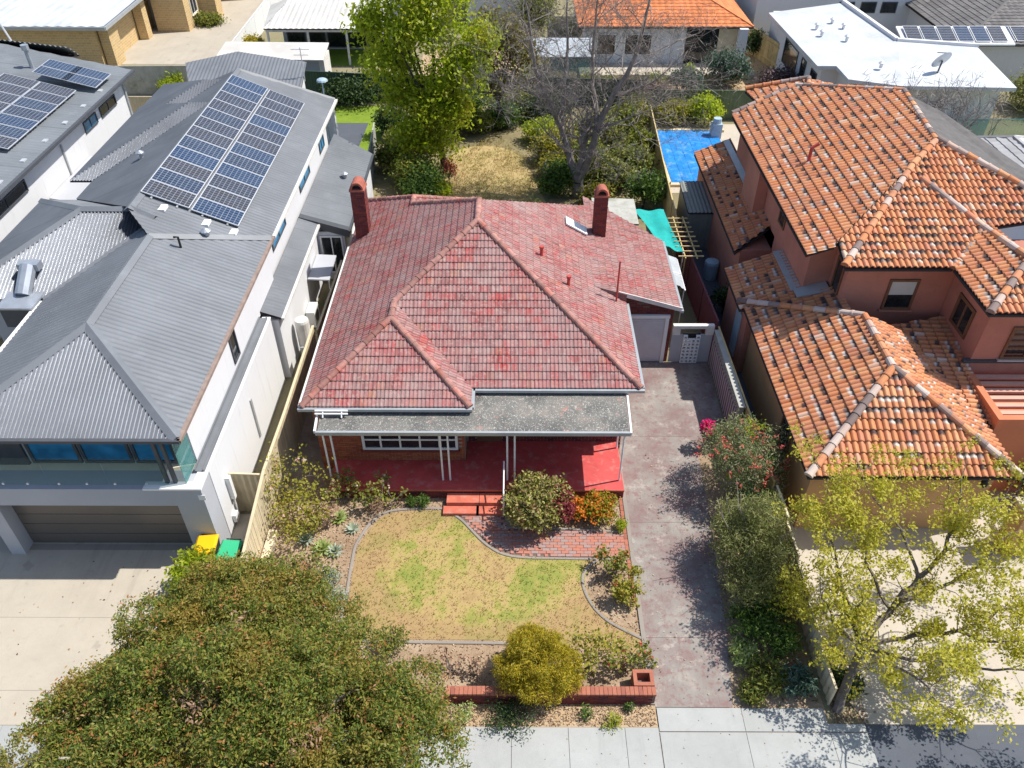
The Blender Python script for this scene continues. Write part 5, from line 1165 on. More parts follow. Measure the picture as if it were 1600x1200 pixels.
m = MB(); m.slab([(25.3, 54.2, 3.5), (32.5, 54.1, 3.5), (32.5, 56, 4.05), (25.3, 56.1, 4.05)], .1); part('frame', m, MT['white'], A2)
TB = thing('grey_two_storey_house', 'pale two storey house with a shaded upper window at the top right', 'house', (42, 70, 0)); wallp(TB, 'wall', MT['render'], 33.5, 40.0, 69, 82, 0, 7); wallp(TB, 'wall', MT['grey_and_shade'], 40.01, 56, 67.2, 82, 0, 6.6)
window(TB, (38, 68.99, 4.6), (1, 0, 0), (0, -1, 0), 2.4, 2.0, MT['white'], MT['glassdark'], blind=1.5); window(TB, (41.6, 67.19, 4.2), (1, 0, 0), (0, -1, 0), 1.4, 2.2, MT['charcoal'], MT['glassblue'])
m = MB(); m.slab([(33, 68.2, 7.0), (40.5, 68.2, 7.0), (40.5, 83, 7.6), (33, 83, 7.6)], .25); m.slab([(40.52, 66.6, 6.7), (57, 66.6, 6.7), (57, 83, 7.2), (40.52, 83, 7.2)], .25); part('roof', m, MT['greenfence'], TB)
PG = tile_house('pale_grey_tiled_house', 'small pale grey tiled hip roof beside the far right swimming pool', 22.2, 27.0, 33.2, 40.5, 2.7, 24, MT['palegrey'], MT['render'])
D2 = thing('satellite_dish', 'large tilted satellite dish in front of the far right pool', 'dish', (20.6, 30.4, 0)); dish(D2, (20.7, 30.6, 5.2), .55); m = MB(); m.tube([(20.7, 30.6, 0), (20.7, 30.6, 4.9)], .05, 6); part('mast', m, MT['alu'], D2)
m = MB(); m.poly([(23.2, 28.4, .06), (28.5, 28.4, .06), (28.5, 32.4, .06), (23.2, 32.4, .06)]); PW = structure('pool_water', m, MT['water'])
m = MB(); m.box(22.6, 29, 27.8, 28.38, 0, .12); m.box(22.6, 23.18, 28.39, 32.42, 0, .12); m.box(22.6, 29, 32.43, 32.9, 0, .12); part('pool_coping', m, MT['concrete'], PW)
# ================================================================ BACK YARD THINGS ON THE RIGHT
PC = thing('pool_cover', 'bright blue swimming pool cover with pale streaks behind the terracotta house', 'pool cover', (10.4, 44.5, 0))
for k in range(6):
    x0, x1 = 8.68 + k * .635, 8.68 + (k + 1) * .635 - .012; m = MB(); rr = random.Random(k); N = 16; prev = None
    for i in range(N + 1):
        y = 41.0 + 7.15 * i / N; z = .12 + rr.uniform(-.012, .012); cur = (m.vert((x0, y, z)), m.vert(((x0 + x1) / 2, y, z + .025)), m.vert((x1, y, z)))
        if prev: m.face([prev[0], prev[1], cur[1], cur[0]]); m.face([prev[1], prev[2], cur[2], cur[1]])
        prev = cur
    part('strip', m, MT['poolblue'], PC)
m = MB(); m.box(8.3, 8.64, 40.7, 48.5, 0, .16); m.box(8.641, 13, 48.2, 48.5, 0, .16); m.box(8.641, 13, 40.7, 40.96, 0, .16); part('coping', m, MT['limestone'], PC)
m = MB(); m.box(12.0, 12.6, 47.2, 47.8, .02, .9); m.tube([(12.3, 47.5, .9), (12.3, 47.5, 1.2)], .25, 10); single('pool_filter', m, MT['blueplastic'], 'pale grey pool filter box beside the blue pool cover', 'filter')
SH = thing('garden_shed', 'small grey green steel shed with a ribbed roof in front of the blue pool', 'shed', (8.9, 35.5, 0))
steel_roof(SH, [(8.15, 34.0, 2.0), (9.45, 34.0, 2.0), (9.55, 37.0, 2.15), (8.2, 37.0, 2.15)], (1, 0, 0), MT['shed'], pitch=.18, amp=.02); wallp(SH, 'wall', MT['shed'], 8.25, 9.4, 34.1, 36.9, 0, 1.97)
m = MB()
for k in range(6): m.box(8.27 + k * .2, 8.36 + k * .2, 34.08, 34.099, .05, 1.95)
part('ribs', m, MT['shed'], SH, kind='stuff')
SS = thing('shade_cloth', 'turquoise shade cloth sagging over the yard behind the red roof', 'shade cloth', (6.3, 32, 0)); m = MB(); N = 10
cs = [Vector((5.5, 33.6, 2.35)), Vector((6.95, 33.9, 2.2)), Vector((7.3, 30.2, 2.1)), Vector((6.38, 30.4, 2.35))]
gr_ = [[m.vert((cs[0] * (1 - a) * (1 - b) + cs[1] * a * (1 - b) + cs[2] * a * b + cs[3] * (1 - a) * b) + Vector((0, 0, -.22 * math.sin(math.pi * a) * math.sin(math.pi * b) + .05 * math.sin(9 * a + 5 * b)))) for a in [i / N for i in range(N + 1)]] for b in [j / N for j in range(N + 1)]]
for j in range(N):
    for i in range(N): m.face([gr_[j][i], gr_[j][i + 1], gr_[j + 1][i + 1], gr_[j + 1][i]])
part('cloth', m, MT['sail'], SS, smooth=True); m = MB()
for c in cs: m.tube([(c.x, c.y, 0), (c.x, c.y, c.z)], .03, 6)
part('pole', m, MT['alu'], SS)
PS = thing('clear_awning', 'clear ribbed plastic awning along the side of the red tiled garage', 'awning', (6.7, 28.5, 0)); m = MB(); corr(m, [(6.9, 27.3, 2.1), (6.95, 29.7, 2.1), (6.4, 29.8, 2.3), (6.4, 27.6, 2.3)], (0, 1, 0), .12, .02); part('sheet', m, MT['polycarb'], PS)
m = MB(); m.beam((6.92, 27.3, 2.05), (6.95, 29.7, 2.05), .05, .05); m.beam((6.4, 28.4, 2.3), (6.93, 28.4, 2.12), .04, .04); m.tube([(6.92, 27.5, 0), (6.92, 27.5, 2.05)], .025, 5); part('frame', m, MT['white'], PS)
TR = thing('trellis', 'pale timber trellis with a few vines over the fence beside the shade cloth', 'trellis', (7.5, 31.5, 0))
for k in range(9): m = MB(); m.beam((7.05, 29.9 + k * .42, 2.1), (8.15 - .02 * k, 29.95 + k * .42, 2.08), .05, .04); part('slat', m, MT['timberfence'], TR)
m = MB(); m.beam((7.35, 29.8, 2.05), (7.35, 33.5, 2.05), .05, .05); m.beam((7.85, 29.8, 2.05), (7.8, 33.5, 2.05), .05, .05); m.tube([(7.35, 29.9, 0), (7.35, 29.9, 2.05)], .03, 5); m.tube([(7.82, 33.4, 0), (7.82, 33.4, 2.05)], .03, 5); part('frame', m, MT['timberfence'], TR)
# ================================================================ BINS, TANK
def wheelie(label, x, y, lidm, rot):
    t_ = thing('wheelie_bin', label, 'bin', (x, y, 0), 'bins beside the garage pillar'); t_.rotation_euler = (0, 0, rot)
    m = MB(); b = [m.vert(p) for p in ((-.22, -.26, .06), (.22, -.26, .06), (.22, .2, .06), (-.22, .2, .06), (-.29, -.36, .98), (.29, -.36, .98), (.29, .36, .98), (-.29, .36, .98))]
    for q in ((3, 2, 1, 0), (0, 1, 5, 4), (1, 2, 6, 5), (2, 3, 7, 6), (3, 0, 4, 7)): m.face([b[k] for k in q])
    def lp(name, mb, mt): o = bpy.data.objects.new(name, mb.mesh(name, mt)); o.parent = t_; COL.objects.link(o); return o
    lp('body', m, MT['binbody']); m = MB(); pts = [(-.31, -.30), (-.22, -.40), (.22, -.40), (.31, -.30), (.31, .36), (-.31, .36)]
    n = len(pts); lo = [m.vert((p[0], p[1], .985)) for p in pts]; mi = [m.vert((p[0], p[1], 1.03)) for p in pts]; hi = [m.vert((p[0] * .8, p[1] * .82, 1.085)) for p in pts]
    for k in range(n): m.face([lo[k], lo[(k + 1) % n], mi[(k + 1) % n], mi[k]]); m.face([mi[k], mi[(k + 1) % n], hi[(k + 1) % n], hi[k]])
    m.face(hi); l = lp('lid', m, lidm)
    for sx in (-.25, .25): m = MB(); m.tube([(sx - .03, .26, .1), (sx + .03, .26, .1)], .1, 10); lp('wheel', m, MT['black'])
    m = MB(); m.tube([(-.22, .42, 1.0), (.22, .42, 1.0)], .02, 6); lp('handle', m, MT['binbody'])
wheelie('wheelie bin with a yellow lid against the shaded garage pillar', -9.17, 15.15, MT['yellow'], .08); wheelie('wheelie bin with a bright green lid next to the cream fence', -8.43, 14.95, MT['green'], -.06)
HW = thing('water_heater', 'tall pale cylinder water heater beside the white side wall', 'water heater', (-8.35, 25.6, 0)); m = MB(); m.lathe((-8.35, 25.6), [(.27, .05), (.28, .1), (.28, 1.7), (.25, 1.8), (0, 1.86)], 18); part('tank', m, MT['offwhite'], HW, smooth=False)
m = MB(); m.tube([(-8.1, 25.5, .3), (-8.1, 25.5, 1.0)], .025, 6); m.box(-8.5, -8.2, 25.2, 25.3, .3, .7); part('fittings', m, MT['zinc'], HW)
AC = thing('air_conditioner', 'white air conditioning unit in the narrow gap beside the lean-to roof', 'air conditioner', (-8.3, 27.8, 0)); m = MB(); m.box(-8.7, -8.35, 27.4, 28.2, .1, .85); part('case', m, MT['white'], AC); m = MB(); m.tube([(-8.345, 27.8, .48), (-8.33, 27.8, .48)], .26, 14); part('fan_grille', m, MT['charcoal'], AC)
m = MB(); m.slab([(-8.7, 28.6, 1.75), (-7.8, 28.6, 1.7), (-7.85, 30.6, 1.7), (-8.7, 30.6, 1.75)], .06); m.tube([(-7.85, 28.7, 0), (-7.85, 28.7, 1.7)], .03, 6); m.tube([(-7.9, 30.5, 0), (-7.9, 30.5, 1.7)], .03, 6); single('bbq_shelter', m, MT['grey_and_shade'], 'grey flat shelter in the gap between the white house and cream fence', 'shelter')
m = MB(); m.lathe((9.0, 31.5), [(.0, 0), (.3, .02), (.34, .8), (.3, .9), (0, .95)], 12); single('rain_barrel', m, MT['blueplastic'], 'pale blue barrel in the dark side passage below the tiled lean-to', 'barrel')
m = MB(); m.box(-27.6, -26.4, 47.0, 48.2, .02, .7); m.box(-26.0, -25.4, 46.2, 46.9, .02, .5); m.dome((-25.0, 45.8, .02), .3, 8, 3); single('patio_bench', m, MT['timberfence'], 'jumble of orange patio furniture on the white terrace between the left houses', 'patio furniture')
# ================================================================ PLANTS
LM = {}
LM['gum'] = leaf_mat('gum_leaves', [(.06, .10, .03), (.11, .17, .03), (.21, .26, .04), (.30, .29, .05), (.14, .21, .06), (.32, .20, .06), (.30, .33, .07)], ((.40, .26, .06), .6), .55, .4)
LM['street'] = leaf_mat('spring_leaves', [(.44, .41, .035), (.52, .46, .06), (.35, .36, .04), (.56, .47, .10)], trans=.4)
LM['lime'] = leaf_mat('lime_leaves', [(.34, .42, .02), (.42, .49, .03), (.24, .32, .02), (.50, .53, .06), (.17, .24, .02)], ((.38, .31, .05), .6), .9, .55)
LM['olive'] = leaf_mat('olive_leaves', [(.16, .19, .05), (.25, .27, .09), (.34, .33, .13), (.13, .16, .045), (.38, .33, .17)], trans=.35)
LM['green'] = leaf_mat('green_leaves', [(.04, .085, .015), (.075, .14, .025), (.12, .20, .035), (.16, .22, .05)], trans=.3)
LM['darkgreen'] = leaf_mat('dark_leaves', [(.02, .045, .015), (.035, .07, .02), (.06, .10, .03), (.10, .13, .05)], trans=.2)
LM['bluegreen'] = leaf_mat('blue_green_leaves', [(.06, .11, .08), (.10, .16, .12), (.05, .09, .06)], trans=.2)
LM['gold'] = leaf_mat('gold_leaves', [(.40, .33, .02), (.50, .38, .03), (.28, .27, .03), (.56, .41, .04), (.20, .21, .03)], trans=.4)
LM['croton'] = leaf_mat('variegated_leaves', [(.30, .32, .05), (.42, .40, .10), (.14, .16, .03), (.22, .10, .05), (.50, .44, .20), (.10, .10, .03)], trans=.25)
LM['crimson'] = leaf_mat('crimson_leaves', [(.24, .03, .04), (.15, .03, .04), (.34, .06, .06)], trans=.25)
LM['orange'] = leaf_mat('orange_green_leaves', [(.20, .26, .02), (.34, .33, .02), (.12, .19, .02), (.48, .13, .03), (.42, .32, .03)], trans=.3)
LM['rose'] = leaf_mat('rose_leaves', [(.16, .20, .03), (.25, .28, .05), (.09, .12, .02), (.30, .28, .05), (.14, .07, .04)], trans=.3)
LM['yellowgreen'] = leaf_mat('yellow_green_leaves', [(.26, .26, .03), (.34, .30, .04), (.18, .20, .03), (.44, .34, .06)], trans=.3)
LM['sage'] = leaf_mat('sage_leaves', [(.34, .40, .32), (.22, .27, .18), (.45, .48, .42), (.28, .32, .16)], trans=.15)
LM['palegreen'] = leaf_mat('pale_green_leaves', [(.30, .38, .10), (.42, .47, .20), (.20, .28, .06)], trans=.3)
LM['bottle'] = leaf_mat('bottlebrush_leaves', [(.10, .16, .06), (.17, .23, .08), (.25, .29, .13), (.34, .33, .21), (.30, .23, .17)], trans=.35)
LM['flower_red'] = leaf_mat('red_flowers', [(.55, .04, .04), (.65, .12, .10), (.60, .20, .15)], trans=.2)
LM['flower_pink'] = leaf_mat('magenta_flowers', [(.75, .02, .17), (.65, .03, .22)], trans=.3)
LM['flower_pale'] = leaf_mat('pale_flowers', [(.72, .52, .42), (.75, .62, .50), (.70, .40, .38)], trans=.3)
LM['flower_orange'] = leaf_mat('orange_flowers', [(.70, .16, .02), (.75, .26, .03)], trans=.3)
LM['dry'] = leaf_mat('dry_leaves', [(.30, .19, .12), (.40, .26, .17), (.20, .11, .07)], trans=.1)
LM['purple'] = leaf_mat('purple_leaves', [(.13, .08, .095), (.19, .12, .13), (.09, .055, .065), (.20, .15, .14)], trans=.2)
LM['mixed'] = leaf_mat('mixed_leaves', [(.07, .10, .025), (.12, .165, .03), (.20, .22, .04), (.28, .28, .05), (.16, .12, .05)], ((.24, .25, .03), .55), .6, .3)
# --- big gum on the verge
GB_ = [(-6.4, 9.3, 3.4, 2.3, 2.2, 1.55), (-8.9, 8.3, 2.5, 2.0, 1.9, 1.3), (-4.4, 9.6, 3.0, 1.9, 1.8, 1.4), (-3.2, 8.2, 2.6, 1.7, 1.7, 1.35), (-6.2, 7.6, 3.4, 2.4, 1.6, 1.5), (-7.8, 9.6, 2.6, 1.5, 1.5, 1.2), (-5.3, 11.0, 2.7, 1.5, 1.2, 1.2), (-7.0, 11.7, 2.7, 1.3, 1.1, 1.15), (-8.5, 7.6, 2.3, 1.2, 1.3, 1.1), (-9.35, 9.55, 2.2, 1.25, 1.2, 1.15), (-8.3, 10.7, 2.5, 1.3, 1.1, 1.1), (-9.0, 8.9, 2.6, 1.2, 1.1, 1.1), (-5.6, 8.8, 4.1, 1.6, 1.5, 1.1), (-7.3, 8.9, 3.6, 1.5, 1.4, 1.1), (-6.6, 10.4, 3.4, 1.4, 1.2, 1.0), (-7.6, 6.8, 2.6, 1.6, 1.4, 1.3), (-4.0, 7.0, 2.6, 1.8, 1.4, 1.2), (-3.2, 10.0, 2.2, 1.3, 1.2, 1.1), (-2.6, 9.0, 2.5, 1.2, 1.2, 1.15)]
_r = random.Random(77); SUBB = []
for b in GB_:
    for k in range(7):
        a = _r.uniform(0, 6.283); e = math.asin(_r.uniform(-.15, 1)); s_ = _r.uniform(.55, .9)
        SUBB.append((b[0] + b[3] * .8 * math.cos(a) * math.cos(e), b[1] + b[4] * .8 * math.sin(a) * math.cos(e), b[2] + b[5] * .8 * math.sin(e), s_, s_, s_ * .75))
g_ = tree('gum_tree', 'big dense verge tree with red brown new tips covering the lower left of the view', 'tree', (-6.2, 8.0, 0), SUBB, 8200, 38, .08, .088, .034, LM['gum'], MT['palebark'], .24, 3, shell=.32, up=.3, droop=.5, limbs=24)
def flowers(t_, name, blobs, n, per, spread, L, W, lm, seed):
    base = t_.location; part(name, leaf_mesh(name, blob_pts(blobs, n, seed, .12), per, spread, L, W, lm, seed, up=.6, off=base), lm, t_, kind='stuff')
flowers(g_, 'red_tips', SUBB, 1000, 12, .09, .09, .034, leaf_mat('new_tips', [(.40, .15, .05), (.40, .24, .06), (.32, .11, .05), (.46, .30, .12)], trans=.35), 7)
flowers(g_, 'dry_patches', [(-6.4, 8.4, 4.3, .5, .4, .35), (-4.4, 8.0, 3.6, .45, .35, .3), (-2.2, 8.6, 3.0, .4, .4, .4), (-6.0, 9.9, 4.6, .35, .3, .2)], 60, 16, .13, .12, .04, LM['dry'], 8)
# --- spring street tree, leaf clusters on bare limbs
def limb_tree(name, label, base, limbs, leafm, barkm, seed, per, spread, L, W, twig=(.5, .02, 2), kids=(2, 3), every=1.0, group=None, spr=.6, tips=True, up=.12):
    t_ = thing(name, label, 'tree', base, group); rng = random.Random(seed); m = MB(); ends = []
    for pts, r0, r1 in limbs:
        N = len(pts); sm = []
        P = [Vector(p) for p in pts]
        for i in range(N - 1):
            p0 = P[max(i - 1, 0)]; p1, p2 = P[i], P[i + 1]; p3 = P[min(i + 2, N - 1)]
            for k in range(4):
                t = k / 4; sm.append(.5 * (2 * p1 + (p2 - p0) * t + (2 * p0 - 5 * p1 + 4 * p2 - p3) * t * t + (3 * p1 - p0 - 3 * p2 + p3) * t ** 3) + Vector((rng.gauss(0, .03), rng.gauss(0, .03), rng.gauss(0, .02))))
        sm.append(P[-1]); M_ = len(sm); m.tube(sm, [r0 + (r1 - r0) * k / (M_ - 1) for k in range(M_)], 7, False)
        for k in range(2 if r0 < .12 else 4, M_, 1):
            if rng.random() > every: continue
            d = (sm[k] - sm[k - 1]).normalized(); nd = (d * .5 + Vector((rng.gauss(0, 1), rng.gauss(0, 1), rng.gauss(.2, .6))).normalized()).normalized(); rr_ = r0 + (r1 - r0) * k / (M_ - 1)
            grow(m, sm[k], nd, twig[0] * rng.uniform(.7, 1.5), min(rr_ * .6, twig[1]), twig[2], rng, ends, spr, up, kids, .6, .75, 4)
        grow(m, sm[-1], (sm[-1] - sm[-2]), twig[0] * 1.4, r1, twig[2], rng, ends, spr, up, kids, .6, .75, 4)
    part('trunk', m, barkm, t_)
    if leafm: part('crown', leaf_mesh('crown', ends, per, spread, L, W, leafm, seed, .5, 0, off=base), leafm, t_)
    return t_, ends
b0 = (8.5, 10.55, 0); fk = (8.95, 11.55, 1.55)
st_l = [([b0, (8.62, 10.95, .8), fk], .13, .11), ([fk, (9.7, 12.3, 2.5), (10.5, 12.9, 3.4), (11.3, 13.7, 4.3), (11.7, 14.5, 5.0)], .10, .03), ([(9.9, 12.4, 2.7), (10.9, 12.6, 3.3), (11.9, 13.0, 3.9), (12.9, 13.8, 4.5)], .06, .02),
        ([fk, (10.0, 11.7, 2.0), (11.2, 11.6, 2.5), (12.6, 12.0, 3.1), (13.6, 12.2, 3.6)], .07, .02), ([fk, (10.0, 11.0, 1.9), (11.3, 10.6, 2.3), (12.6, 10.2, 2.9)], .06, .02), ([fk, (8.6, 12.5, 2.6), (8.5, 13.4, 3.4), (8.3, 14.3, 4.2)], .06, .02),
        ([fk, (9.3, 10.8, 2.1), (9.7, 10.0, 2.6), (9.8, 9.2, 3.0)], .05, .015), ([fk, (8.2, 11.9, 2.5), (7.8, 12.4, 3.4)], .05, .015), ([(10.5, 12.9, 3.4), (10.2, 14.0, 4.2), (9.6, 15.0, 4.8)], .05, .015), ([(9.7, 12.3, 2.5), (9.4, 13.4, 3.3), (9.2, 14.6, 4.3), (8.8, 15.4, 4.8)], .05, .015), ([(11.3, 13.7, 4.3), (12.2, 14.6, 4.8), (13.2, 14.9, 4.9)], .04, .015), ([(11.2, 11.6, 2.5), (12.0, 11.0, 3.0), (13.2, 11.2, 3.4)], .04, .015)]
st_l = [([(p[0], 10.6 + (p[1] - 10.6) * .9, p[2] if p[2] < 1.7 else 1.55 + (p[2] - 1.55) * .72) for p in q], a, b) for q, a, b in st_l]
limb_tree('street_tree', 'sparse yellow green spring tree with spreading bare limbs over the sandy forecourt', b0, st_l, LM['street'], MT['bark'], 12, 12, .10, .09, .05, twig=(.48, .016, 3), kids=(2, 2), every=.85, spr=.75)
# --- bare tree behind the red house
bb0 = (3.4, 39.6, 0)
bt_l = [([bb0, (3.35, 39.6, .9)], .26, .24), ([(3.35, 39.6, .9), (2.9, 39.8, 2.2), (2.4, 40, 3.6), (1.7, 40.2, 5.0), (1.0, 40.3, 6.6), (.7, 40.5, 8.6)], .18, .04), ([(3.35, 39.6, .9), (3.9, 39.5, 2.4), (4.2, 39.4, 3.9), (4.9, 39.5, 5.5), (5.8, 39.6, 7.4), (6.2, 39.8, 9.6)], .20, .05),
        ([(2.4, 40, 3.6), (2.5, 40.6, 5.2), (2.6, 41, 7.2), (2.5, 41.2, 9.4)], .11, .03), ([(4.2, 39.4, 3.9), (3.9, 39.8, 5.4), (3.8, 40.3, 7.2), (3.9, 40.5, 9.8)], .12, .03), ([(1.7, 40.2, 5.0), (.6, 40.0, 5.6), (-.3, 39.9, 6.4)], .07, .02), ([(4.9, 39.5, 5.5), (6.2, 39.2, 6.0), (7.3, 39.0, 6.9)], .08, .02), ([(2.9, 39.8, 2.2), (2.0, 39.4, 3.3), (1.2, 39.2, 4.2)], .06, .02), ([(4.2, 39.4, 3.9), (5.2, 38.9, 4.4), (6.4, 38.7, 5.0)], .06, .02)]
bt_l = [(q, a * 1.3, b * 1.25) for q, a, b in bt_l]
bt_, ben = limb_tree('bare_tree', 'large leafless grey tree forking low behind the red roof', bb0, bt_l, None, MT['greytwig'], 21, 0, 0, 0, 0, twig=(1.05, .035, 4), kids=(3, 3), every=1.0, spr=.65, up=.14)
LM['twig'] = leaf_mat('fine_twigs', [(.18, .155, .14), (.26, .23, .21), (.32, .29, .27), (.22, .18, .165)], trans=.0, rough=.9)
part('twigs', leaf_mesh('twigs', ben[::3], 1, .1, .6, .016, LM['twig'], 5, up=0, droop=-.4, off=bb0), LM['twig'], bt_)
t2 = thing('bare_tree', 'thicket of dark bare twigs behind the tiled ridge in front of the white metal roof', 'tree', (18.5, 42, 0)); m = MB(); en = []; rg_ = random.Random(9)
for k in range(18): grow(m, (17.2 + k * .42, 41.8 + rg_.uniform(-.8, .8), 0), (rg_.gauss(0, .15), 0, 1), 2.0, .05, 3, rg_, en, .35, .2, (2, 3))
part('stems', m, MT['twig'], t2); part('twigs', leaf_mesh('twigs', en, 3, .2, .6, .024, LM['twig'], 6, up=0, droop=-.4, off=(18.5, 42, 0)), LM['twig'], t2)
# --- lime green tree and its neighbours
tree('lime_green_tree', 'tall lime green leafy tree in the back garden behind the red roof', 'tree', (-4.0, 43, 0), [(-4.9, 43, 7.2, 2.1, 1.7, 2.0), (-6.6, 43, 5.6, 1.5, 1.5, 1.6), (-3.0, 42.8, 5.2, 1.7, 1.5, 1.9), (-4.4, 42.6, 3.6, 2.0, 1.6, 1.6), (-3.8, 43.2, 9.0, 1.5, 1.4, 1.4), (-6.2, 43.2, 9.2, 1.4, 1.3, 1.3), (-7.3, 43.2, 7.6, 1.1, 1.2, 1.4), (-3.5, 42.8, 3.2, 1.3, 1.2, 1.3), (-4.9, 42.2, 1.7, 1.9, 1.1, 1.3), (-1.9, 43.2, 6.8, 1.0, 1.0, 1.3), (-5.2, 42.2, 2.2, 1.4, 1.1, 1.3), (-6.0, 42.8, 4.0, 1.3, 1.2, 1.4)], 1900, 12, .30, .25, .12, LM['lime'], MT['darkbark'], .2, 31, shell=.7, limbs=14)
tree('yellow_brown_tree', 'olive and rust tinted leafy tree standing behind the lime green tree', 'tree', (-1.0, 48.5, 0), [(-1.0, 48.5, 5.4, 1.7, 1.4, 1.8), (-2.2, 48.4, 4.2, 1.4, 1.3, 1.4), (.3, 48.6, 4.4, 1.2, 1.2, 1.4), (-1.1, 48.3, 3.0, 1.7, 1.2, 1.1)], 750, 11, .28, .22, .12, leaf_mat('rust_leaves', [(.17, .17, .03), (.24, .20, .04), (.12, .13, .03), (.28, .17, .05)], trans=.3), MT['darkbark'], .15, 32, shell=.8)
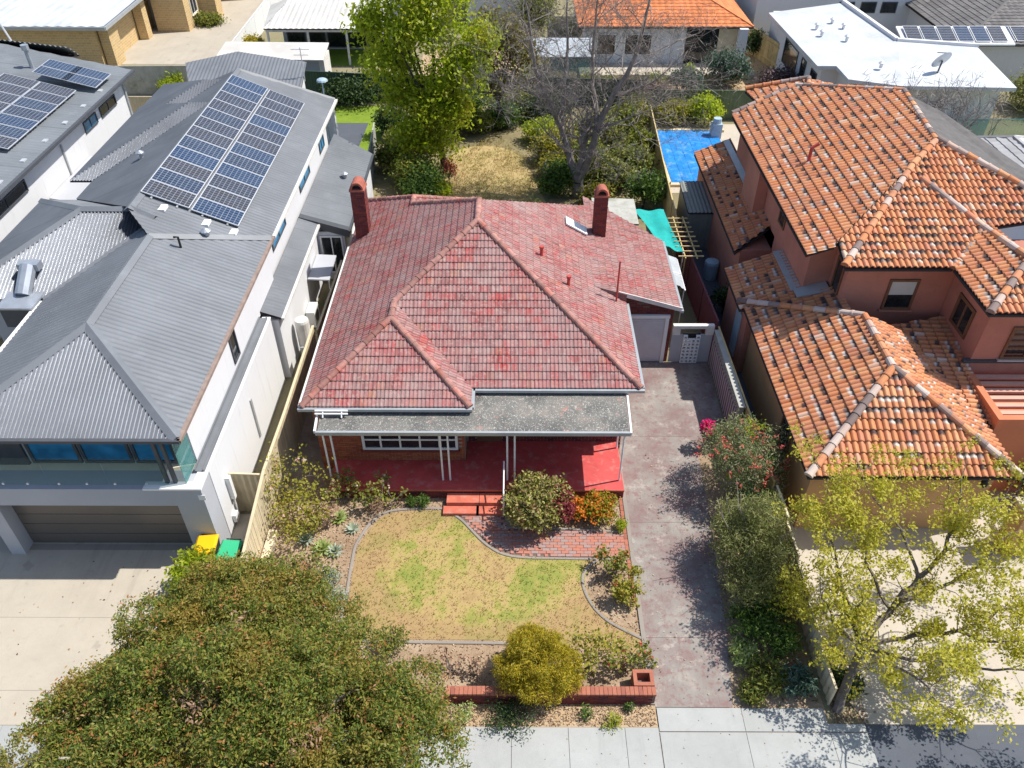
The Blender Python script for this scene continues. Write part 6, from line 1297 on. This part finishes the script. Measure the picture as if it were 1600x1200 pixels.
sh = [('leafy_shrub', 'dark glossy shrub behind the left brick chimney', (-5.6, 40.6), 1.5, 1.6, 'mixed', 41), ('leafy_shrub', 'bushy green shrub at the foot of the lime green tree', (-5.0, 40.2), 1.4, 1.5, 'green', 42), ('leafy_shrub', 'dense green shrub right of the bare tree trunk fork', (4.6, 41.2), 1.4, 1.5, 'mixed', 43), ('leafy_shrub', 'glossy dark shrub left of the bare tree trunk', (2.5, 40.0), 1.3, 1.7, 'green', 44),
      ('leafy_shrub', 'shrub at the far edge of the dry lawn under the rust tinted tree', (-.6, 49.4), 1.4, 1.3, 'green', 45), ('leafy_shrub', 'pale dotted shrub along the far edge of the dry lawn', (-2.6, 48.2), 1.3, 1.2, 'mixed', 46), ('leafy_shrub', 'yellowish shrub behind the two limbs of the bare tree', (2.6, 44.2), 1.6, 1.6, 'yellowgreen', 47), ('leafy_shrub', 'loose olive shrub near the pool cover corner', (6.3, 42.0), 1.5, 1.7, 'mixed', 48),
      ('leafy_shrub', 'grey green scrub between the bare tree and the olive fence', (5.2, 46.5), 1.8, 1.8, 'olive', 49), ('leafy_shrub', 'dark scrub below the glazed garden house', (2.4, 50.2), 1.9, 1.5, 'darkgreen', 50), ('leafy_shrub', 'tangle of dull green scrub in front of the green back fence', (-.2, 51.2), 1.8, 1.5, 'olive', 51), ('leafy_shrub', 'small lime green shrub by the red dried plant', (-4.2, 39.4), .8, .8, 'lime', 52),
      ('leafy_shrub', 'yellow green sapling clump at the back corner by the olive fence', (7.4, 48.3), 1.0, 1.8, 'yellowgreen', 53), ('mandarin_tree', 'rich green rounded tree between the bare tree and the blue pool cover', (6.7, 38.2), 1.15, 2.0, 'green', 54), ('pool_shrub', 'yellow green shrub left of its pair in front of the olive fence', (9.9, 49.2), 1.15, 1.5, 'yellowgreen', 55), ('pool_shrub', 'greener taller shrub right of its pair in front of the olive fence', (11.9, 49.2), 1.15, 1.75, 'lime', 56),
      ('hedge', 'dark clipped hedge behind the green strip of lawn', (-10.6, 53.0), 2.2, 1.5, 'darkgreen', 57), ('olive_tree', 'blue green olive tree before the orange roofed house', (14.4, 56.2), 1.7, 2.4, 'bluegreen', 58), ('blue_shrub', 'blue green shrub lower left of the olive tree', (11.8, 54.8), 1.3, 1.5, 'bluegreen', 59), ('purple_shrub', 'dusky purple shrub against the timber fence', (17.6, 54.4), 1.6, 1.7, 'purple', 60),
      ('purple_shrub', 'second dusky purple shrub nearer the tiled ridge', (19.3, 51.2), 1.5, 1.6, 'purple', 61), ('dark_shrub', 'dark green shrub between timber fence and white house wall', (18.0, 62.5), 1.0, 1.8, 'darkgreen', 62), ('dark_shrub', 'dark shrub in the gap behind the white metal roof', (27.2, 58.6), 1.6, 1.8, 'mixed', 63), ('leafy_shrub', 'bright shrub beyond the right end of the white metal roof', (33.5, 44.5), 1.6, 2.4, 'mixed', 64),
      ('leafy_shrub', 'grey twiggy shrubs behind the right end of the white metal roof', (34.5, 52.0), 2.6, 2.2, 'olive', 65), ('leafy_shrub', 'mid green bush beyond the pale grey hip roof', (30.5, 38.8), 2.0, 2.0, 'green', 66), ('dark_shrub', 'dark broadleaf shrub at the right edge below the orange parapet', (17.3, 17.6), 1.0, 1.5, 'darkgreen', 67), ('passage_shrub', 'dark spiky shrub in the shaded side passage', (9.0, 28.6), .7, 1.3, 'darkgreen', 68), ('leafy_shrub', 'lime green shrub before the orange verandah', (12.2, 57.4), .4, 1.2, 'lime', 69),
      ('yellow_shrub', 'yellow flowering shrub beside the cream patio roof', (-20.0, 63.0), 1.1, 1.3, 'gold', 70), ('climber', 'green climber hanging on the weathered grey back fence', (-23.2, 54.2), .8, 1.3, 'lime', 71), ('leafy_shrub', 'low garden plants in front of the cream brick house', (-25.6, 70.4), 1.3, .7, 'mixed', 72), ('leafy_shrub', 'dark green foliage overhanging the shaded terrace lawn', (-7.4, 47.6), 1.3, 1.8, 'darkgreen', 73), ('leafy_shrub', 'sprawling shrub at the back corner of the lime tree bed', (-6.6, 45.0), 1.2, 1.5, 'mixed', 74),
      ('grey_tree', 'grey green tree behind the bare tree at the top', (1.5, 66), 2.0, 4.2, 'olive', 75), ('grey_tree', 'dark green tree top left of the orange roof', (5.4, 63), 1.4, 3.0, 'olive', 76), ('leafy_shrub', 'shrubs under the orange house deck wall', (9.5, 55.6), 1.2, .9, 'olive', 77), ('leafy_shrub', 'tangled olive scrub beside the pool coping', (7.2, 44.6), 1.0, 1.6, 'mixed', 78), ('leafy_shrub', 'leafy green scrub low beside the right chimney', (4.4, 38.6), 1.0, 1.1, 'yellowgreen', 79), ('leafy_shrub', 'dense olive scrub filling the bed behind the lime green tree', (-5.4, 46.0), 1.7, 1.7, 'mixed', 81), ('leafy_shrub', 'bright green low shrub right of the dry lawn far corner', (1.6, 46.8), 1.3, 1.3, 'lime', 82), ('leafy_shrub', 'yellowish scrub between the dry lawn and the bare tree', (2.3, 42.2), 1.0, 1.2, 'yellowgreen', 83), ('leafy_shrub', 'grey olive scrub behind the mandarin like round tree', (5.6, 40.4), 1.2, 1.5, 'olive', 84),
      ('leafy_shrub', 'dark olive bush in front of the bare tree limbs', (3.9, 43.2), 1.4, 1.5, 'mixed', 85), ('leafy_shrub', 'scrubby bush by the left end of the olive fence', (7.9, 50.8), 1.2, 1.4, 'mixed', 86), ('leafy_shrub', 'leafy mass between rust tinted tree and green back fence', (-3.4, 50.4), 1.9, 1.9, 'green', 87), ('leafy_shrub', 'tall green scrub beside the pool fence midway', (6.6, 47.6), 1.4, 2.0, 'mixed', 88), ('leafy_shrub', 'shrub under the lime green tree by the pale steel fence', (-6.9, 42.6), 1.1, 1.6, 'mixed', 89), ('leafy_shrub', 'dark leafy shrub between chimney and dry lawn corner', (-4.9, 38.9), 1.1, 1.2, 'green', 90),
      ('leafy_shrub', 'dry grassy tussock just behind the red roof ridge', (-.6, 37.2), 1.0, .7, 'olive', 91), ('leafy_shrub', 'low straw coloured tussock right of the ridge end', (1.0, 36.8), .9, .8, 'olive', 92), ('leafy_shrub', 'olive scrub along the garden bed before the orange roofed house', (5.6, 54.4), 1.5, 1.3, 'olive', 93), ('leafy_shrub', 'dry bushes beyond the olive fence at the bed edge', (9.2, 53.6), 1.3, 1.0, 'dry', 94)]
for nm, lb, (x, y), r, h, lm, sd in sh:
    far = y > 30; rr = random.Random(sd)
    bl = [(x, y, h * .52, r * .8, r * .75, h * .5)] + [(x + rr.uniform(-.5, .5) * r, y + rr.uniform(-.4, .4) * r, h * rr.uniform(.3, .65), r * .55, r * .5, h * .38) for _ in range(4)]
    n = int(190 * r * (.6 + h * .4)) if far else int(260 * r)
    tree(nm, lb, 'tree' if 'tree' in nm else ('hedge' if nm == 'hedge' else 'shrub'), (x, y, 0), bl, n, 12, .13 * r + .03, .19 if far else .12, .09 if far else .06, LM[lm], MT['darkbark'], .06 if r > 1 else .04, sd, shell=.75, limbs=6)
# dried red plant on the lawn edge
tree('dried_plant', 'rust red dried plant at the left edge of the dry back lawn', 'plant', (-3.6, 41.0, 0), [(-3.6, 41.0, .8, .35, .3, .7)], 60, 8, .1, .16, .06, leaf_mat('rust_red', [(.36, .09, .05), (.26, .07, .04)], trans=.1), MT['bark'], .03, 80)
# --- front garden
def bush(name, label, x, y, r, h, lm, sd, L=.075, W=.04, n=300, per=10, spread=.07, shell=.7, group=None, cat='shrub', blobs=None, up=.35):
    bl = blobs or [(x, y, h * .52, r, r * .95, h * .5)] + [(x + .45 * r * math.cos(a), y + .45 * r * math.sin(a), h * .5, r * .6, r * .6, h * .45) for a in (.3, 2.0, 4.1, 5.2)]
    return tree(name, label, cat, (x, y, 0), bl, n, per, spread, L, W, LM[lm], MT['bark'], .035, sd, group, shell, up)
c_ = bush('croton_bush', 'round variegated bush with a crimson side beside the veranda steps', .72, 17.0, 1.0, 1.65, 'croton', 101, .11, .06, 640, 12, .08, .35)
flowers(c_, 'crimson_side', [(1.45, 17.0, .75, .42, .62, .6)], 150, 10, .07, .11, .055, LM['crimson'], 102)
o_ = bush('orange_bush', 'low orange and green leaved bush at the right end of the veranda', 2.75, 17.15, .62, .85, 'orange', 103, .10, .055, 200, 10, .07, .6); flowers(o_, 'orange_leaves', [(2.5, 17.0, .5, .6, .5, .4)], 50, 6, .07, .09, .05, LM['flower_orange'], 104)
o_ = bush('orange_bush', 'small orange tinted bush tucked between croton bush and larger orange bush', 1.98, 17.2, .4, .7, 'orange', 105, .09, .05, 110, 9, .06, .6); flowers(o_, 'orange_leaves', [(1.98, 17.1, .45, .35, .35, .3)], 30, 6, .06, .09, .05, LM['flower_orange'], 106)
bush('green_tuft', 'small bright green tuft at the corner of path and driveway', 3.38, 16.62, .2, .38, 'lime', 107, .09, .03, 50, 8, .05)
g2 = bush('gold_bush', 'large rounded golden yellow feathery bush behind the low brick wall', .62, 11.35, 1.12, 1.65, 'gold', 108, .10, .02, 2300, 13, .055, .25, up=-.1, blobs=[(.62, 11.35, .95, .85, .8, .68), (.1, 11.25, .8, .6, .55, .6), (1.2, 11.3, .8, .6, .6, .62), (.7, 10.85, .7, .7, .5, .55), (.5, 11.9, .85, .6, .5, .6), (.95, 11.6, 1.3, .4, .4, .38)] + [(.62 + 1.02 * math.cos(a) * math.cos(e), 11.3 + .92 * math.sin(a) * math.cos(e), .75 + .95 * math.sin(e), .17, .17, .2) for a, e in ((.2, .3), (.9, .8), (1.7, .4), (2.4, .9), (3.1, .2), (3.8, .7), (4.4, .3), (4.9, .9), (5.5, .5), (6.0, .1), (2.9, 1.2), (.5, 1.1))] + [ (.2, 11.5, 1.2, .38, .4, .36), (1.45, 11.1, .55, .35, .4, .4), (-.1, 11.0, .5, .35, .35, .38)])
def rose(label, x, y, h, sd, fl='flower_pale', nf=8, lm='rose', n=60, w=.4, name='rose_bush', per=8, group='rose bushes in the front beds'):
    t_ = thing(name, label, 'shrub', (x, y, 0), group); rng = random.Random(sd); m = MB(); en = []
    for k in range(5): grow(m, (x + rng.uniform(-.08, .08), y + rng.uniform(-.08, .08), 0), (rng.gauss(0, .45), rng.gauss(0, .45), 1), h * .45, .014, 2, rng, en, .45, .15, (2, 2), .7, .72, 4)
    part('stems', m, MT['twig'], t_); part('leaves', leaf_mesh('leaves', en, per, w * .2, .10, .065, LM[lm], sd, .5, 0, off=(x, y, 0)), LM[lm], t_)
    if nf: part('flowers', leaf_mesh('flowers', [en[rng.randrange(len(en))] for _ in range(nf)], 9, .03, .07, .06, LM[fl], sd + 1, .2, off=(x, y, 0)), LM[fl], t_, kind='stuff')
    return t_
rose('tall pale flowered rose bush against the cream paling fence', -7.1, 17.5, 1.9, 201, 'flower_pale', 22, 'yellowgreen', 90, .9, per=16)
rose('yellow leaved rose at the front of the tall rose by the fence', -6.75, 16.6, 1.4, 202, 'flower_pale', 14, 'yellowgreen', w=.8, per=16)
rose('small pink rose in front of the leftmost veranda posts', -5.7, 17.75, 1.0, 203, 'flower_pale', 10)
rose('leggy rose under the front window', -4.1, 17.6, 1.15, 204, 'flower_pale', 8)
rose('leggy rose with red tips in the curved bed, nearer the path', 3.1, 14.85, .9, 205, 'flower_orange', 7, per=10); rose('yellow green rose in the curved bed, nearer the street', 3.1, 14.15, .8, 206, 'flower_red', 5, 'yellowgreen', per=14)
rose('pale loose rose right of the golden bush', 2.0, 11.75, 1.3, 207, 'flower_pale', 8, 'yellowgreen', w=.7, per=12); rose('red flowered rose near the letterbox pier', 2.95, 11.75, .95, 208, 'flower_red', 12)
rose('spindly rose at the lower left of the tan bed', -6.6, 15.0, .8, 209, 'flower_pale', 3, per=4); rose('spindly rose beside the lawn edging at left', -5.7, 14.9, .9, 210, 'flower_pale', 3, per=4)
rose('bare cut back rose stems at the front of the lawn', -1.7, 11.75, .7, 211, 'flower_pale', 0, 'dry', per=2); rose('bare cut back rose stems near the golden bush shadow', -1.0, 11.5, .6, 212, 'flower_pale', 0, 'dry', per=2)
rose('dark twiggy rose at the front of the tan bed', -5.95, 16.7, .7, 213, 'flower_pale', 3, 'dry', per=5)
bush('leafy_weed', 'olive leafy clump at the front edge of the lawn beside the big tree', -3.35, 12.3, .45, .9, 'mixed', 110, .10, .04, 90, 9, .07)
bush('flowering_weeds', 'dark ground cover with pale stems in front of the low brick wall', -.1, 10.35, .75, .4, 'darkgreen', 111, .09, .03, 170, 8, .07)
bush('flowering_weeds', 'small pale green weed in front of the low wall, near the big tree', -1.3, 10.4, .28, .35, 'palegreen', 112, .08, .03, 50, 7, .05); bush('flowering_weeds', 'green weed beside the footpath, third from the wall end', 1.9, 10.4, .18, .3, 'green', 113, .09, .03, 28, 6, .05); bush('flowering_weeds', 'trailing green weed creeping onto the footpath', 2.55, 10.15, .25, .3, 'lime', 114, .09, .03, 36, 6, .06); bush('flowering_weeds', 'tiny weed with a white flower near the wall end', 3.0, 10.55, .15, .28, 'green', 115, .08, .03, 22, 6, .04)
def succulent(label, x, y, r, lm, sd, rows=3, n=12, group='succulents in the tan bed'):
    t_ = thing('succulent', label, 'plant', (x, y, 0), group); m = MB(); rng = random.Random(sd)
    for j in range(rows):
        for k in range(n):
            a = 2 * math.pi * (k + .5 * j) / n + rng.uniform(-.1, .1); tilt = .25 + .45 * j; Lr = r * (1 - .22 * j); d = Vector((math.cos(a) * math.cos(tilt), math.sin(a) * math.cos(tilt), math.sin(tilt))); sd_ = Vector((-math.sin(a), math.cos(a), 0)); c = Vector((x, y, .04))
            p = [c, c + d * Lr * .55 + sd_ * r * .13, c + d * Lr + Vector((0, 0, .02)), c + d * Lr * .55 - sd_ * r * .13]; m.poly(p)
    part('leaves', m, LM[lm], t_); return t_
succulent('pale blue green succulent rosette beside the fence end', -6.55, 16.1, .36, 'sage', 301); succulent('pale green succulent rosette right of centre in the tan bed', -5.95, 15.75, .42, 'palegreen', 302); succulent('blue grey succulent rosette touching the lawn edging', -5.55, 15.65, .34, 'sage', 303); succulent('light green strappy rosette below the pink rose', -5.65, 17.0, .36, 'palegreen', 304, 4, 16); succulent('ring of silvery leaves against the lawn edging curve', -5.15, 16.55, .3, 'sage', 305, 2, 12)
bush('green_tuft', 'left one of two grassy green tufts beside the steps', -3.35, 17.62, .2, .35, 'green', 306, .14, .02, 50, 8, .04, up=-.2); bush('green_tuft', 'right one of two grassy green tufts beside the steps', -2.95, 17.6, .22, .38, 'green', 307, .14, .02, 55, 8, .04, up=-.2); bush('bronze_flax', 'small bronze strappy plant under the front window', -4.5, 17.35, .28, .45, 'dry', 308, .2, .02, 40, 6, .05, up=-.3)
bush('sage_bush', 'silvery sage bush beside the lawn edging, upper of two', -5.5, 14.6, .36, .4, 'sage', 309, .08, .035, 90, 9, .06); bush('sage_bush', 'silvery sage bush half under the big tree, lower of two', -5.25, 13.8, .42, .45, 'sage', 310, .08, .035, 110, 9, .06); bush('low_weed', 'olive low weed in the tan bed near the big tree', -6.0, 14.0, .4, .3, 'olive', 311, .08, .03, 70, 7, .06)
bush('lime_shrub', 'bright lime green shrub between the bins and the big tree', -9.25, 14.25, .8, 1.5, 'lime', 312, .13, .075, 240, 10, .09, .6)
# --- side garden of the driveway
b_ = bush('bottlebrush', 'rounded bottlebrush with red and pink flowers beside the striped wall', 7.45, 18.4, 1.4, 2.75, 'bottle', 121, .11, .028, 900, 13, .10, .5); flowers(b_, 'flowers', [(7.3, 18.2, 1.5, 1.45, 1.35, 1.25)], 75, 10, .055, .09, .035, LM['flower_red'], 122); flowers(b_, 'new_leaves', [(7.6, 18.6, 2.6, .4, .3, .25), (7.1, 17.6, 1.2, .3, .3, .2)], 22, 10, .08, .09, .05, LM['lime'], 123)
b_ = bush('magenta_shrub', 'magenta flowering shrub at the front end of the striped wall', 6.95, 20.4, .42, 1.1, 'darkgreen', 124, .09, .05, 60, 8, .06); flowers(b_, 'flowers', [(6.75, 20.35, .95, .22, .25, .25)], 45, 10, .05, .08, .06, LM['flower_pink'], 125)
ol_ = bush('olive_shrub', 'tall feathery olive shrub with upright pale stems beside the driveway', 6.95, 15.2, 1.25, 2.6, 'olive', 126, .14, .024, 1000, 14, .10, .6, up=-.5, blobs=[(6.9, 15.2, 1.4, .8, .8, 1.1), (7.4, 15.6, 1.5, .8, .8, 1.1), (6.5, 14.8, 1.1, .7, .7, .9), (7.5, 14.6, 1.2, .75, .7, .95), (6.7, 15.9, 1.2, .7, .7, .9), (7.0, 14.3, .9, .7, .6, .8), (7.1, 15.3, 2.3, .45, .45, .55), (6.3, 15.4, 1.5, .4, .4, .5)])
_m = MB(); _rg = random.Random(4)
for k in range(26):
    a = _rg.uniform(0, 6.28); q = Vector((6.95 + .9 * math.cos(a) * _rg.random(), 15.2 + .9 * math.sin(a) * _rg.random(), _rg.uniform(.8, 1.8))); d = Vector((math.cos(a) * .5, math.sin(a) * .5, 1)).normalized(); _m.tube([q, q + d * .5, q + d * _rg.uniform(.8, 1.25)], [.012, .01, .006], 4, False)
part('shoots', _m, MT['palebark'], ol_, kind='stuff')
bush('dark_shrub', 'dark twiggy underskirt shrub between bottlebrush and olive shrub', 7.5, 16.8, .8, 1.7, 'darkgreen', 127, .10, .04, 240, 10, .09); bush('olive_shrub', 'lower wispy olive shrub on the street side of the tall one', 6.75, 13.9, .85, 1.7, 'olive', 128, .12, .025, 420, 12, .09, .5, up=-.3)
for k, (lb, x, y, r, h, lm) in enumerate((('bright green ferny plant on the driveway side, highest up the bed', 6.6, 12.9, .62, .85, 'green'), ('bright green ferny plant in the middle of the street end bed', 7.35, 12.4, .6, .8, 'green'), ('dark green low plant nearest the footpath corner', 6.75, 11.4, .6, .6, 'mixed'), ('blue green glossy plant at the foot of the pale fence', 7.55, 11.2, .5, .65, 'bluegreen'), ('dark glossy plant across the fence from the street tree trunk', 8.75, 11.2, .4, .7, 'darkgreen'), ('pale green low plant in the shaded bed edge', 6.3, 12.1, .35, .45, 'palegreen'), ('mid green leafy plant tucked beneath the yellow leaved shrub', 7.1, 13.3, .6, 1.0, 'green'), ('olive leafy plant filling the bed edge near the footpath', 6.3, 11.0, .35, .4, 'mixed'))):
    bush('fern', lb, x, y, r, h, lm, 130 + k, .15, .045, 110, 9, .08, cat='plant', group='plants in the shaded bed')
bush('yellow_leaved_shrub', 'yellow leaved shrub leaning on the pale fence under the street tree', 7.75, 13.4, .7, 1.9, 'street', 137, .09, .05, 150, 8, .12, .8)
